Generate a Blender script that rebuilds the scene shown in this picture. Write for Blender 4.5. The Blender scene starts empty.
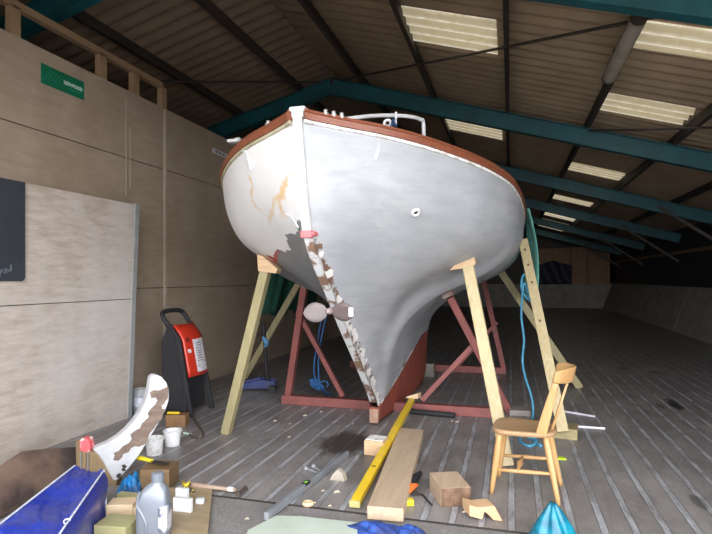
import bpy, bmesh, math, random
import numpy as np
from mathutils import Vector, Matrix
from mathutils.bvhtree import BVHTree
random.seed(7)
S = bpy.context.scene
COL = S.collection
V = Vector
# ---------------------------------------------------------------- camera frame
F, CX, HZ, H = 545.0, 356.0, 278.0, 1.5
TH = math.radians(15.78)
CT, ST = math.cos(TH), math.sin(TH)
CAM = V((0, 0, H))
def ray(u, v):
    xc, zc = (u - CX) / F, (HZ - v) / F
    return V((xc * CT - ST, xc * ST + CT, zc))
def D(u, v, d): return CAM + ray(u, v) * d            # point of the place at depth d
def G(u, v, z=0.0):                                    # point of the place at height z
    r = ray(u, v); return CAM + r * ((z - H) / r.z)
def PY(u, v, y):
    r = ray(u, v); return CAM + r * (y / r.y)
def PX(u, v, x):
    r = ray(u, v); return CAM + r * (x / r.x)
# ---------------------------------------------------------------- materials
def new_mat(name):
    m = bpy.data.materials.new(name); m.use_nodes = True
    nt = m.node_tree
    return m, nt, nt.nodes['Principled BSDF']
def N(nt, t, **k):
    n = nt.nodes.new(t)
    for a, b in k.items(): setattr(n, a, b)
    return n
def coords(nt, scale=(1, 1, 1), loc=(0, 0, 0), rot=(0, 0, 0)):
    tc = N(nt, 'ShaderNodeTexCoord'); mp = N(nt, 'ShaderNodeMapping')
    mp.inputs['Scale'].default_value = scale; mp.inputs['Location'].default_value = loc; mp.inputs['Rotation'].default_value = rot
    nt.links.new(tc.outputs['Object'], mp.inputs['Vector']); return mp.outputs[0]
def noise(nt, vec, scale=5, detail=4, rough=.55, dist=0):
    n = N(nt, 'ShaderNodeTexNoise'); n.inputs['Scale'].default_value = scale
    n.inputs['Detail'].default_value = detail; n.inputs['Roughness'].default_value = rough
    n.inputs['Distortion'].default_value = dist
    nt.links.new(vec, n.inputs['Vector']); return n.outputs['Fac']
def mathn(nt, op, a, b=None, clamp=False):
    n = N(nt, 'ShaderNodeMath', operation=op); n.use_clamp = clamp
    for i, x in enumerate((a, b)):
        if x is None: continue
        if isinstance(x, (int, float)): n.inputs[i].default_value = x
        else: nt.links.new(x, n.inputs[i])
    return n.outputs[0]
def maprange(nt, x, a, b, c=0.0, d=1.0):
    n = N(nt, 'ShaderNodeMapRange'); n.clamp = True
    for i, q in zip((1, 2, 3, 4), (a, b, c, d)): n.inputs[i].default_value = q
    nt.links.new(x, n.inputs[0]); return n.outputs[0]
def mix(nt, fac, a, b):
    n = N(nt, 'ShaderNodeMix', data_type='RGBA')
    if isinstance(fac, (int, float)): n.inputs[0].default_value = fac
    else: nt.links.new(fac, n.inputs[0])
    for i, x in ((6, a), (7, b)):
        if isinstance(x, tuple): n.inputs[i].default_value = (*x[:3], 1)
        else: nt.links.new(x, n.inputs[i])
    return n.outputs[2]
def bump(nt, bs, h, strength=.3, dist=.01):
    b = N(nt, 'ShaderNodeBump'); b.inputs['Strength'].default_value = strength; b.inputs['Distance'].default_value = dist
    nt.links.new(h, b.inputs['Height']); nt.links.new(b.outputs[0], bs.inputs['Normal'])
def M(name, col, col2=None, scale=6, stretch=(1, 1, 1), rough=.6, metal=0, lo=.35, hi=.65, bmp=0, detail=4, spec=None):
    m, nt, bs = new_mat(name)
    bs.inputs['Roughness'].default_value = rough; bs.inputs['Metallic'].default_value = metal
    if spec is not None: bs.inputs['Specular IOR Level'].default_value = spec
    if col2 is None: col2 = tuple(c * .8 for c in col)
    nz = noise(nt, coords(nt, stretch), scale, detail)
    nt.links.new(mix(nt, maprange(nt, nz, lo, hi), col, col2), bs.inputs['Base Color'])
    if bmp: bump(nt, bs, nz, bmp)
    return m
def wood(name, c1, c2, axis=2, scale=9, rough=.6, knots=None):
    """straight grain along one object axis, with a few knots"""
    m, nt, bs = new_mat(name); bs.inputs['Roughness'].default_value = rough
    st = [6, 6, 6]; st[axis] = .35
    nz = noise(nt, coords(nt, tuple(st)), scale, 5, .6, .6)
    c = mix(nt, maprange(nt, nz, .3, .7), c1, c2)
    if knots:
        vz = N(nt, 'ShaderNodeTexVoronoi'); vz.inputs['Scale'].default_value = 3.2
        ks = [1.6, 1.6, 1.6]; ks[axis] = .9
        nt.links.new(coords(nt, tuple(ks)), vz.inputs['Vector'])
        c = mix(nt, maprange(nt, vz.outputs['Distance'], .05, .11, 1, 0), c, knots)
    nt.links.new(c, bs.inputs['Base Color']); bump(nt, bs, nz, .15, .004)
    return m
# ---------------------------------------------------------------- mesh helpers
def frame(p0, p1, up=V((0, 0, 1))):
    z = (p1 - p0).normalized()
    if abs(z.dot(up)) > .98: up = V((0, 1, 0))
    x = up.cross(z).normalized(); y = z.cross(x)
    return x, y, z
def add_box(bm, c, s, rot=None):
    c = V(c); R = rot or Matrix.Identity(3)
    vs = []
    for k in (-1, 1):
        for j in (-1, 1):
            for i in (-1, 1):
                vs.append(bm.verts.new(c + R @ V((i * s[0] / 2, j * s[1] / 2, k * s[2] / 2))))
    for f in ((0, 2, 3, 1), (4, 5, 7, 6), (0, 1, 5, 4), (2, 6, 7, 3), (0, 4, 6, 2), (1, 3, 7, 5)):
        bm.faces.new([vs[i] for i in f])
def add_beam(bm, p0, p1, w, h, up=V((0, 0, 1)), taper=1.0):
    p0, p1 = V(p0), V(p1); x, y, z = frame(p0, p1, up)
    r = []
    for p, t in ((p0, 1), (p1, taper)):
        r.append([bm.verts.new(p + x * (a * w / 2 * t) + y * (b * h / 2 * t)) for a, b in ((-1, -1), (1, -1), (1, 1), (-1, 1))])
    bm.faces.new(r[0][::-1]); bm.faces.new(r[1])
    for i in range(4): bm.faces.new((r[0][i], r[0][(i + 1) % 4], r[1][(i + 1) % 4], r[1][i]))
def add_tube(bm, pts, r, n=8, closed=False, squash=1.0):
    pts = [V(p) for p in pts]; L = len(pts); rings = []; px = None
    for i, p in enumerate(pts):
        a = pts[i - 1] if (i or closed) else pts[0]; b = pts[(i + 1) % L] if (i < L - 1 or closed) else pts[-1]
        t = (b - a).normalized()
        if px is None: px, _, _ = frame(V((0, 0, 0)), t)
        px = (px - t * px.dot(t)).normalized(); py = t.cross(px)
        rr = r[i] if isinstance(r, (list, tuple)) else r
        rings.append([bm.verts.new(p + (px * math.cos(q) + py * math.sin(q) * squash) * rr) for q in [2 * math.pi * k / n for k in range(n)]])
    m = L if closed else L - 1
    for i in range(m):
        A, B = rings[i], rings[(i + 1) % L]
        for k in range(n): bm.faces.new((A[k], A[(k + 1) % n], B[(k + 1) % n], B[k]))
    if not closed: bm.faces.new(rings[0][::-1]); bm.faces.new(rings[-1])
def smooth_path(pts, sub=6):
    pts = [V(p) for p in pts]; out = []
    for i in range(len(pts) - 1):
        p0, p1, p2, p3 = pts[max(i - 1, 0)], pts[i], pts[i + 1], pts[min(i + 2, len(pts) - 1)]
        for k in range(sub):
            t = k / sub
            out.append(.5 * ((2 * p1) + (p2 - p0) * t + (2 * p0 - 5 * p1 + 4 * p2 - p3) * t * t + (3 * p1 - p0 - 3 * p2 + p3) * t ** 3))
    out.append(pts[-1]); return out
def add_spindle(bm, p0, p1, prof, n=14):
    p0, p1 = V(p0), V(p1)
    add_tube(bm, [p0.lerp(p1, t) for t, _ in prof], [r for _, r in prof], n)
def add_lathe(bm, prof, o=(0, 0, 0), n=24, cap=True):
    o = V(o); rings = [[bm.verts.new(o + V((r * math.cos(a), r * math.sin(a), z))) for a in [2 * math.pi * k / n for k in range(n)]] for r, z in prof]
    for A, B in zip(rings, rings[1:]):
        for k in range(n): bm.faces.new((A[k], A[(k + 1) % n], B[(k + 1) % n], B[k]))
    if cap: bm.faces.new(rings[0][::-1]); bm.faces.new(rings[-1])
def add_prism(bm, poly, off):
    """polygon (3d points, any plane) given thickness along the vector off"""
    off = V(off); a = [bm.verts.new(V(p)) for p in poly]; b = [bm.verts.new(V(p) + off) for p in poly]
    bm.faces.new(a); bm.faces.new(b[::-1]); n = len(a)
    for i in range(n): bm.faces.new((a[i], b[i], b[(i + 1) % n], a[(i + 1) % n]))
def add_grid(bm, rows):
    vs = [[bm.verts.new(V(p)) for p in r] for r in rows]
    for a, b in zip(vs, vs[1:]):
        for i in range(len(a) - 1): bm.faces.new((a[i], a[i + 1], b[i + 1], b[i]))
    return vs
def BM(): return bmesh.new()
ROOT = {}
def mesh_obj(name, bm, m, smooth=None, bevel=0, seg=2, thick=0):
    bmesh.ops.remove_doubles(bm, verts=bm.verts, dist=1e-6)
    bmesh.ops.recalc_face_normals(bm, faces=bm.faces)
    me = bpy.data.meshes.new(name); bm.to_mesh(me); bm.free()
    o = bpy.data.objects.new(name, me); COL.objects.link(o)
    for q in (m if isinstance(m, (list, tuple)) else [m]): me.materials.append(q)
    if smooth:
        for p in me.polygons: p.use_smooth = True
        if smooth != 'all':
            me.set_sharp_from_angle(angle=math.radians(38))
    if thick:
        sd = o.modifiers.new('Solid', 'SOLIDIFY'); sd.thickness = thick; sd.offset = 0
    if bevel:
        bv = o.modifiers.new('Bevel', 'BEVEL'); bv.width = bevel; bv.segments = seg; bv.limit_method = 'ANGLE'; bv.angle_limit = .6
    return o
def thing(name, label, cat, loc=(0, 0, 0), rotz=0, group=None):
    o = bpy.data.objects.new(name, None); o.empty_display_size = .1; COL.objects.link(o)
    o.location = loc; o.rotation_euler = (0, 0, rotz); o['label'] = label; o['category'] = cat
    if group: o['group'] = group
    ROOT[o.name] = Matrix.Translation(V(loc)) @ Matrix.Rotation(rotz, 4, 'Z')
    return o
def part(name, bm, m, root, label=None, world=False, **k):
    top = root
    while top.parent: top = top.parent
    if world: bm.transform(ROOT[top.name].inverted())
    o = mesh_obj(name, bm, m, **k); o.parent = root
    if label: o['label'] = label
    return o
def solo(name, bm, m, label, cat, group=None, **k):
    xs = [v.co for v in bm.verts]
    c = V(((min(p.x for p in xs) + max(p.x for p in xs)) / 2, (min(p.y for p in xs) + max(p.y for p in xs)) / 2, min(p.z for p in xs)))
    bm.transform(Matrix.Translation(-c))
    o = mesh_obj(name, bm, m, **k); o.location = c; o['label'] = label; o['category'] = cat
    if group: o['group'] = group
    return o
def struct(name, bm, m, **k):
    o = mesh_obj(name, bm, m, **k); o['kind'] = 'structure'; return o
def pchip(x, y):
    x = np.array(x, float); y = np.array(y, float); h = np.diff(x); d = np.diff(y) / h; m = np.zeros_like(y)
    for i in range(1, len(x) - 1):
        if d[i - 1] * d[i] > 0:
            w1, w2 = 2 * h[i] + h[i - 1], h[i] + 2 * h[i - 1]; m[i] = (w1 + w2) / (w1 / d[i - 1] + w2 / d[i])
    m[0], m[-1] = d[0], d[-1]
    def f(q):
        q = min(max(q, x[0]), x[-1]); i = min(max(int(np.searchsorted(x, q)) - 1, 0), len(h) - 1); t = (q - x[i]) / h[i]
        return float((2 * t**3 - 3 * t**2 + 1) * y[i] + (t**3 - 2 * t**2 + t) * h[i] * m[i] + (-2 * t**3 + 3 * t**2) * y[i + 1] + (t**3 - t**2) * h[i] * m[i + 1])
    return f
# ================================================================ MATERIALS
# slatted floor: grey-brown boards with pale metal strips every 177 mm
m, nt, bs = new_mat('slatted floor'); MF = m
tc = N(nt, 'ShaderNodeTexCoord'); sx = N(nt, 'ShaderNodeSeparateXYZ'); nt.links.new(tc.outputs['Object'], sx.inputs[0])
wob = noise(nt, coords(nt, (1, 1, 1)), 1.3, 2)
X = mathn(nt, 'ADD', sx.outputs['X'], mathn(nt, 'MULTIPLY', wob, .012))
ph = mathn(nt, 'FRACT', mathn(nt, 'DIVIDE', mathn(nt, 'ADD', X, 20 * .177 - .7235 + .177 / 2), .177))
dist = mathn(nt, 'ABSOLUTE', mathn(nt, 'SUBTRACT', ph, .5))
dirt = noise(nt, coords(nt, (1, .35, 1)), 5, 6, .65)
wid = mathn(nt, 'ADD', .085, mathn(nt, 'MULTIPLY', dirt, .05))
strip = mathn(nt, 'LESS_THAN', dist, wid)
edge = mathn(nt, 'SUBTRACT', mathn(nt, 'LESS_THAN', dist, mathn(nt, 'ADD', wid, .035)), strip)
boards = mix(nt, maprange(nt, dirt, .3, .7), (.17, .158, .153), (.31, .288, .277))
fine = noise(nt, coords(nt, (8, 1.2, 1)), 12, 5, .7)
boards = mix(nt, maprange(nt, fine, .3, .75, 0, .55), boards, (.095, .087, .085))
patchy = noise(nt, coords(nt, (1, .6, 1), (3, 1, 0)), 1.4, 6, .65)
boards = mix(nt, maprange(nt, patchy, .5, .68, 0, .6), boards, (.33, .31, .295))
metal = mix(nt, maprange(nt, noise(nt, coords(nt, (2, .5, 1)), 6, 5, .7), .34, .62), (.42, .43, .46), (.20, .195, .195))
boards = mix(nt, maprange(nt, noise(nt, coords(nt, (1, 1, 1), (7, 2, 0)), 70, 2, .5), .70, .74, 0, .7), boards, (.55, .52, .48))
c = mix(nt, strip, boards, metal); c = mix(nt, mathn(nt, 'MULTIPLY', edge, .55), c, (.05, .045, .04))
# oil stains with a shape of their own
def stain(c, cx, cy, rx, ry, col, k=1.0):
    dx = mathn(nt, 'DIVIDE', mathn(nt, 'SUBTRACT', sx.outputs['X'], cx), rx); dy = mathn(nt, 'DIVIDE', mathn(nt, 'SUBTRACT', sx.outputs['Y'], cy), ry)
    r = mathn(nt, 'ADD', mathn(nt, 'MULTIPLY', dx, dx), mathn(nt, 'MULTIPLY', dy, dy))
    r = mathn(nt, 'ADD', r, mathn(nt, 'MULTIPLY', mathn(nt, 'SUBTRACT', fine, .5), 1.6)); r = mathn(nt, 'ADD', r, mathn(nt, 'MULTIPLY', mathn(nt, 'SUBTRACT', dirt, .5), 3.5))
    return mix(nt, maprange(nt, r, .4, 1.2, k, 0), c, col)
for (u, v, rx, ry, kk) in ((675, 404, .075, .36, .9), (660, 406, .04, .16, .5), (622, 368, .12, .2, .5), (653, 372, .1, .2, .45), (590, 322, .4, .6, .5), (698, 502, .05, .13, .5)):
    g = G(u, v); c = stain(c, g.x, g.y, rx, ry, (.02, .018, .016), kk)
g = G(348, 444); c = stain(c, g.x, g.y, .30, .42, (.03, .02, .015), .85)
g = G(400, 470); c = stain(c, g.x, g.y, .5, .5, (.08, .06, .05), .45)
nt.links.new(c, bs.inputs['Base Color']); bs.inputs['Roughness'].default_value = .42
bump(nt, bs, mathn(nt, 'ADD', strip, mathn(nt, 'MULTIPLY', dirt, .6)), .35, .006)
# rough concrete apron
m, nt, bs = new_mat('rough concrete'); MAP = m
a = noise(nt, coords(nt), 3, 6, .7); b = noise(nt, coords(nt), 60, 5, .75)
c = mix(nt, maprange(nt, a, .3, .7), (.19, .175, .17), (.30, .28, .265)); c = mix(nt, maprange(nt, b, .35, .7, 0, .75), c, (.10, .09, .09))
nt.links.new(c, bs.inputs['Base Color']); bs.inputs['Roughness'].default_value = .95; bump(nt, bs, b, .8, .01)
# plywood
def ply(name, c1, c2, c3):
    m, nt, bs = new_mat(name); bs.inputs['Roughness'].default_value = .7
    g1 = noise(nt, coords(nt, (1, 1.1, 5)), 3, 6, .65, .4); g2 = noise(nt, coords(nt, (1, 1, .6)), 1.1, 4, .6)
    g3 = noise(nt, coords(nt, (1, 2.5, 40)), 5, 4, .6)
    c = mix(nt, maprange(nt, g1, .36, .64), c1, c2); c = mix(nt, maprange(nt, g2, .42, .68, 0, .7), c, c3)
    c = mix(nt, maprange(nt, g3, .4, .8, 0, .25), c, tuple(x * .5 for x in c2))
    nt.links.new(c, bs.inputs['Base Color']); return m
MPLY = ply('wall plywood', (.40, .315, .24), (.33, .255, .19), (.27, .195, .13))
MPLY2 = ply('pale plywood', (.52, .45, .39), (.38, .315, .26), (.58, .545, .52))
MGAP = M('dark gap', (.03, .024, .02))
MSTUD = wood('stud timber', (.33, .22, .13), (.26, .165, .095), 1)
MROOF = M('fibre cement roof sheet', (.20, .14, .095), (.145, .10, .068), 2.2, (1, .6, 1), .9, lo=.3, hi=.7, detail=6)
MTEAL = M('teal steel', (.010, .115, .14), (.016, .075, .09), 3, rough=.5)
MPURL = M('weathered purlin', (.055, .042, .035), (.035, .028, .024), 4)
MDARK = M('dark cladding', (.035, .035, .04), (.02, .02, .024), 2)
MCONC = M('dusty concrete wall', (.36, .34, .31), (.26, .245, .225), 2.5, rough=.9, detail=7)
# skylight sheet
m, nt, bs = new_mat('rooflight sheet'); MSKY = m
a = noise(nt, coords(nt, (1, 1, 1)), 9, 6, .7); b = noise(nt, coords(nt, (.6, 6, 1)), 3, 5, .7)
c = mix(nt, maprange(nt, a, .35, .7), (.90, .85, .72), (.42, .34, .20)); c = mix(nt, maprange(nt, b, .45, .7), c, (.85, .82, .74))
tc = N(nt, 'ShaderNodeTexCoord'); sx = N(nt, 'ShaderNodeSeparateXYZ'); nt.links.new(tc.outputs['Object'], sx.inputs[0])
wv = mathn(nt, 'SINE', mathn(nt, 'MULTIPLY', sx.outputs['Y'], 2 * math.pi / .235))
c = mix(nt, maprange(nt, mathn(nt, 'ADD', wv, mathn(nt, 'MULTIPLY', b, 1.2)), .1, 1.5, 0, .9), c, (.26, .21, .12))
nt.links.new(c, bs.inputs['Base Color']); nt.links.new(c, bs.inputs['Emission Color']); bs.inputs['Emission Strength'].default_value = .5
# ================================================================ SHELL
RX, SL = -3.1, .285                                   # ridge line, roof slope
def zroof(x): return 4.36 - SL * RX - SL * abs(x - RX)
Y0, Y1 = .8, 31.0
XL, XR = -11.2, 4.95
SLAT = 3.36
b = BM(); add_box(b, ((XL + XR) / 2, (SLAT + Y1) / 2, -.05), (XR - XL, Y1 - SLAT, .10)); struct('floor', b, MF)
b = BM(); add_box(b, (-3.1, SLAT - .006, -.03), (17, .014, .062)); struct('trim_6', b, MGAP)
b = BM(); add_box(b, (-3.1, (SLAT + .7) / 2, -.056), (17, SLAT - .7, .10)); struct('floor.001', b, MAP)
b = BM(); add_box(b, (0, -14.65, -.06), (60, 30.7, .10)); struct('yard', b, M('pale yard concrete', (.42, .40, .37), (.36, .34, .31), 1.5, rough=.95))
def roof_side(x0, x1, y0, y1, off=0, pitch=.235, amp=.034, n=10):
    rows = []
    k = int((y1 - y0) / pitch * n)
    for i in range(k + 1):
        y = y0 + (y1 - y0) * i / k; w = amp * math.cos(2 * math.pi * y / pitch)
        rows.append([(x0, y, zroof(x0) + w + off), (x1, y, zroof(x1) + w + off)])
    return rows
MROOF2 = M('bounce-lit roof sheet', (.40, .30, .205), (.30, .22, .145), 2.2, (1, .6, 1), .9, lo=.3, hi=.7, detail=6)  # right slope coloured paler, standing in for light bounced off the floor
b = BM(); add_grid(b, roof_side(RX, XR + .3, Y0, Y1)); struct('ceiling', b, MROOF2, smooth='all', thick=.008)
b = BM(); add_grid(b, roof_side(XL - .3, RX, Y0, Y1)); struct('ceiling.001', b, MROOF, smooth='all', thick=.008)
PURL = [RX + s * (.61 + 1.225 * k) for k in range(7) for s in (-1, 1)]
PURL = sorted(x for x in PURL if XL < x < XR)
for x in PURL:
    b = BM(); add_box(b, (x, (Y0 + Y1) / 2, zroof(x) - .024 - .065), (.06, Y1 - Y0, .13)); struct('purlin', b, MPURL)
PORT = [4.85 + 4.5 * k for k in range(6)]
for y in PORT:
    b = BM()
    zo = -.024 - .13 - .135
    for xa, xb in ((RX, XR - .05), (RX, XL + .05)):
        p0, p1 = V((xa, y, zroof(xa) + zo)), V((xb, y, zroof(xb) + zo))
        # an I-section: two flanges and a web
        t = (p1 - p0).normalized(); nz = V((0, 1, 0)).cross(t).normalized()
        if nz.z < 0: nz = -nz
        for s in (-1, 1): add_beam(b, p0 + nz * s * .13, p1 + nz * s * .13, .13, .014, up=nz)
        add_beam(b, p0, p1, .012, .25, up=nz)
    add_box(b, (RX, y, zroof(RX) + zo - .1), (.5, .10, .06))
    struct('roof_rafter', b, MTEAL)
    for s, xw in ((1, XR - .1), (-1, XL + .1)):
        b = BM(); add_box(b, (xw, y, (zroof(xw) - .2) / 2), (.14, .2, zroof(xw) - .2)); struct('wall_column', b, MTEAL) if s < 0 else b.free()
        xa = xw - s * 1.6
        b = BM(); add_beam(b, (xa, y, zroof(xa) - .3), (xw, y, 2.0), .07, .07); struct('knee_brace', b, MPURL)
# rooflights
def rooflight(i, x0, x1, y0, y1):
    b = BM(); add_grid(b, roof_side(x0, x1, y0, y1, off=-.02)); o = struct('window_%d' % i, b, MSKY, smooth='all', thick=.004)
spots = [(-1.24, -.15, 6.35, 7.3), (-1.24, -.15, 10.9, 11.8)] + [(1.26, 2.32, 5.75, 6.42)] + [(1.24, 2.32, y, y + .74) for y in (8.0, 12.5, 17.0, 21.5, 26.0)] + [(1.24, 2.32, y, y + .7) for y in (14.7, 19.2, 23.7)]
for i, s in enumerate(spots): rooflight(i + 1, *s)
# wind bracing rods under the roof
def rod(x0, y0, x1, y1):
    b = BM(); add_tube(b, [V((x0 + (x1 - x0) * t, y0 + (y1 - y0) * t, zroof(x0 + (x1 - x0) * t) - .19)) for t in [k / 12 for k in range(13)]], .017, 6)
    struct('wind_brace', b, MPURL, smooth=True)
rod(-2.9, 9.2, 1.65, 5.0); rod(1.2, 9.3, 4.4, 6.3); rod(-3.3, 9.2, -7.0, 5.0)
# walls
b = BM(); add_box(b, (XL - .1, (Y0 + Y1) / 2, 1.6), (.1, Y1 - Y0, 3.2)); struct('wall_left.001', b, MDARK)
b = BM(); add_box(b, (XR + .07, (Y0 + Y1) / 2, 1.5), (.1, Y1 - Y0, 3.0)); struct('wall_right', b, MDARK)
b = BM(); add_box(b, (XR - .04, (Y0 + Y1) / 2, 2.27), (.08, Y1 - Y0, .09)); struct('trim_1', b, MSTUD)
b = BM()                                              # sloping concrete retaining wall on the right
for ya, yb in [(3.4 + 4.6 * k, 3.4 + 4.6 * k + 4.57) for k in range(6)]:
    add_prism(b, [(4.40, ya, 0), (4.84, ya, 1.25), (4.93, ya, 1.25), (4.93, ya, 0)], (0, yb - ya, 0))
struct('wall_right.001', b, MCONC)
b = BM(); add_box(b, (-3, Y1 + .05, 2.6), (17, .1, 5.2)); struct('wall_back', b, M('back cladding', (.10, .085, .07), (.07, .06, .05), 2, (5, 1, 1)))
b = BM(); add_box(b, (-3.1, 29.3, .59), (15.9, .2, 1.18)); struct('wall_back.001', b, MCONC)
# front wall around the big doorway (behind / beside the viewer)
b = BM()
add_box(b, ((XL - 3.0) / 2, Y0 - .05, 2.6), (-3.0 - XL, .1, 5.2))
add_prism(b, [(-4.4, Y0 - .1, 3.95), (5.1, Y0 - .1, 3.95), (5.1, Y0 - .1, 2.9), (RX, Y0 - .1, 5.3), (-4.4, Y0 - .1, 5.3)], (0, .1, 0))
struct('wall_front', b, MDARK)
# plywood partition on the left, sheets with dark joints, studs on top
WX = -4.24
b = BM()
rows = [(0, 1.372), (1.382, 2.875), (2.885, 3.66)]
cols = [(1.0, 3.50), (3.505, 6.02), (6.045, 8.5), (8.505, 11.0), (11.005, 14.0)]
for z0, z1 in rows:
    for y0, y1 in cols: add_box(b, (WX - .009, (y0 + y1) / 2, (z0 + z1) / 2), (.018, y1 - y0, z1 - z0))
struct('wall_left', b, MPLY)
b = BM(); add_box(b, (WX - .06, 7.5, 1.82), (.08, 13, 3.6)); struct('trim_2', b, MGAP)
b = BM(); add_box(b, (WX + .004, 6.03, 2.2), (.012, .045, 2.9)); struct('trim_3', b, M('pale batten', (.46, .40, .32), (.38, .31, .24), 8))
b = BM(); add_box(b, (WX + .003, 5.30, 3.0), (.006, .012, 1.1)); add_box(b, (WX + .003, 5.37, 2.9), (.006, .012, .7)); struct('trim_4', b, M('pale filler line', (.42, .36, .29)))
b = BM(); add_box(b, (WX - .06, 3.6, 3.96), (.07, 4.86, .07)); struct('trim_5', b, MSTUD)
for u in (13, 101, 134, 162):
    p = PX(u, 80, WX - .06); b = BM(); add_box(b, (WX - .06, p.y, 3.79), (.07, .10, .30)); struct('wall_stud', b, MSTUD)
# ================================================================ YACHT HULL
HX, HY = -1.335, 3.33
SHIFT = V((HX, HY, 0))
LEN = 9.2
fbs = pchip([0, .14, .31, .68, 1.15, 1.62, 2.2, 2.78, 4, 5.5, 7, 8.2, 8.9, 9.2], [.05, .265, .53, .90, 1.20, 1.36, 1.435, 1.475, 1.50, 1.43, 1.15, .68, .26, .05])
fzs = pchip([0, .3, .6, 1.15, 2, 3, 4, 5.5, 7, 8.2, 9.2], [2.555, 2.495, 2.445, 2.37, 2.285, 2.22, 2.19, 2.20, 2.30, 2.42, 2.56])
fzk = pchip([0, .165, .37, .607, .913, 1.427, 1.8, 2.07, 2.14, 3, 4.4, 4.8, 5.2, 5.8, 7, 8.2, 8.9, 9.2], [2.50, 1.83, 1.60, 1.416, 1.157, .757, .45, .20, .02, .02, .02, .12, .5, .95, 1.35, 1.8, 2.2, 2.5])
fkt = pchip([0, 2.05, 2.6, 3.4, 4.2, 4.8, 5.3, 6, 9.2], [.028, .04, .07, .12, .14, .12, .07, .042, .042])
HG = [1, .9, .8, .72, .66, .62, .58, .52, .45, .35, .25, .15, .07, 0]
TW = {0: [1, .95, .88, .81, .76, .735, .70, .63, .57, .46, .35, .22, .12, 0],
      1.1: [1, .99, .965, .925, .88, .835, .76, .64, .50, .32, .16, .09, .05, 0],
      2.0: [1, .995, .955, .87, .74, .60, .46, .32, .215, .135, .08, .06, .04, 0],
      2.9: [1, .995, .945, .825, .665, .53, .41, .30, .19, .115, .09, .072, .05, 0],
      5.5: [1, 1.0, .95, .84, .68, .53, .41, .30, .2, .13, .10, .08, .05, 0],
      7.5: [1, .98, .93, .86, .79, .74, .68, .58, .47, .33, .22, .13, .06, 0],
      9.2: [1, .95, .88, .81, .76, .735, .70, .63, .57, .46, .35, .22, .12, 0]}
TK = sorted(TW); FW = [pchip(TK, [TW[k][i] for k in TK]) for i in range(len(HG))]
NS = 40
HH = [(.5 - .5 * math.cos(math.pi * i / NS)) * .35 + .65 * i / NS for i in range(NS + 1)]
def section(y):
    bs_, zs, zk = fbs(y), fzs(y), fzk(y)
    f = pchip(HG[::-1], [FW[i](y) for i in range(len(HG))][::-1])
    kt = fkt(y)
    pts = []
    for h in HH:
        pts.append((max(kt, f(h) * bs_), zk + (zs - zk) * h))
    return pts[::-1]                                  # sheer first, keel last
def zred(y): return min(.72, .185 + max(0, (y - 2.05)) * .25)
ys = [0, .03, .07, .12, .18, .25, .33, .42] + [round(.52 + .12 * k, 3) for k in range(14)] + [2.16 + .2 * k for k in range(34)] + [8.9, 9.05, 9.2]
def clip(pts, z, above):
    out = []
    for a, c in zip(pts, pts[1:]):
        ia, ic = a[1] >= z, c[1] >= z
        if ia == above: out.append(a)
        if ia != ic:
            t = (z - a[1]) / (c[1] - a[1]); out.append((a[0] + (c[0] - a[0]) * t, z))
    if (pts[-1][1] >= z) == above: out.append(pts[-1])
    return out
def resample(pts, n):
    d = [0]
    for a, c in zip(pts, pts[1:]): d.append(d[-1] + math.hypot(a[0] - c[0], a[1] - c[1]))
    out = []
    for i in range(n):
        s = d[-1] * i / (n - 1)
        out.append((float(np.interp(s, d, [p[0] for p in pts])), float(np.interp(s, d, [p[1] for p in pts]))))
    return out
def hull_bm():
    b = BM()
    for sg in (1, -1):
        rows = []
        for y in ys:
            p = section(y)
            zr = zred(y)
            if y > 2.04 and p[-1][1] < zr: p = clip(p, zr, True)
            rows.append([(sg * x, y, z) for x, z in resample(p, 46)])
        add_grid(b, rows)
    # closing strip along the centre line
    return b
yacht = thing('yacht', 'double-ended sailing yacht hull propped ashore, white on one side and grey primer on the other', 'boat', (HX, HY, 0))
hb = hull_bm()
bvh_bm = hb.copy(); bvh_bm.transform(Matrix.Translation(SHIFT)); bmesh.ops.remove_doubles(bvh_bm, verts=bvh_bm.verts, dist=1e-6); bvh_bm.normal_update(); BVH = BVHTree.FromBMesh(bvh_bm)
def hit(u, v):
    r = ray(u, v).normalized(); p, n, _, d = BVH.ray_cast(CAM, r)
    return (p, n if n.dot(r) < 0 else -n) if p else (None, None)
def near(p):
    q, n, _, _ = BVH.find_nearest(V(p)); return q, n
# hull paint
m, nt, bs = new_mat('hull paint'); MHULL = m
tc = N(nt, 'ShaderNodeTexCoord'); sx = N(nt, 'ShaderNodeSeparateXYZ'); nt.links.new(tc.outputs['Object'], sx.inputs[0])
HXo, HYo, HZo = sx.outputs
n1 = noise(nt, coords(nt, (1, 1, 1)), 1.6, 5, .6); n2 = noise(nt, coords(nt, (1, .3, 3), rot=(.12, 0, 0)), 5, 5, .65)
grey = mix(nt, maprange(nt, n1, .35, .65), (.36, .37, .395), (.45, .46, .48))
grey = mix(nt, maprange(nt, n2, .45, .72, 0, .75), grey, (.31, .325, .35))
rag = noise(nt, coords(nt, (1, 1, 1)), 7, 3, .6)
rag2 = noise(nt, coords(nt, (1, 1, 1), (.3, .1, .2)), 4.2, 2, .5)
white = mix(nt, maprange(nt, n1, .4, .7), (.72, .71, .70), (.65, .635, .62))
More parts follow.
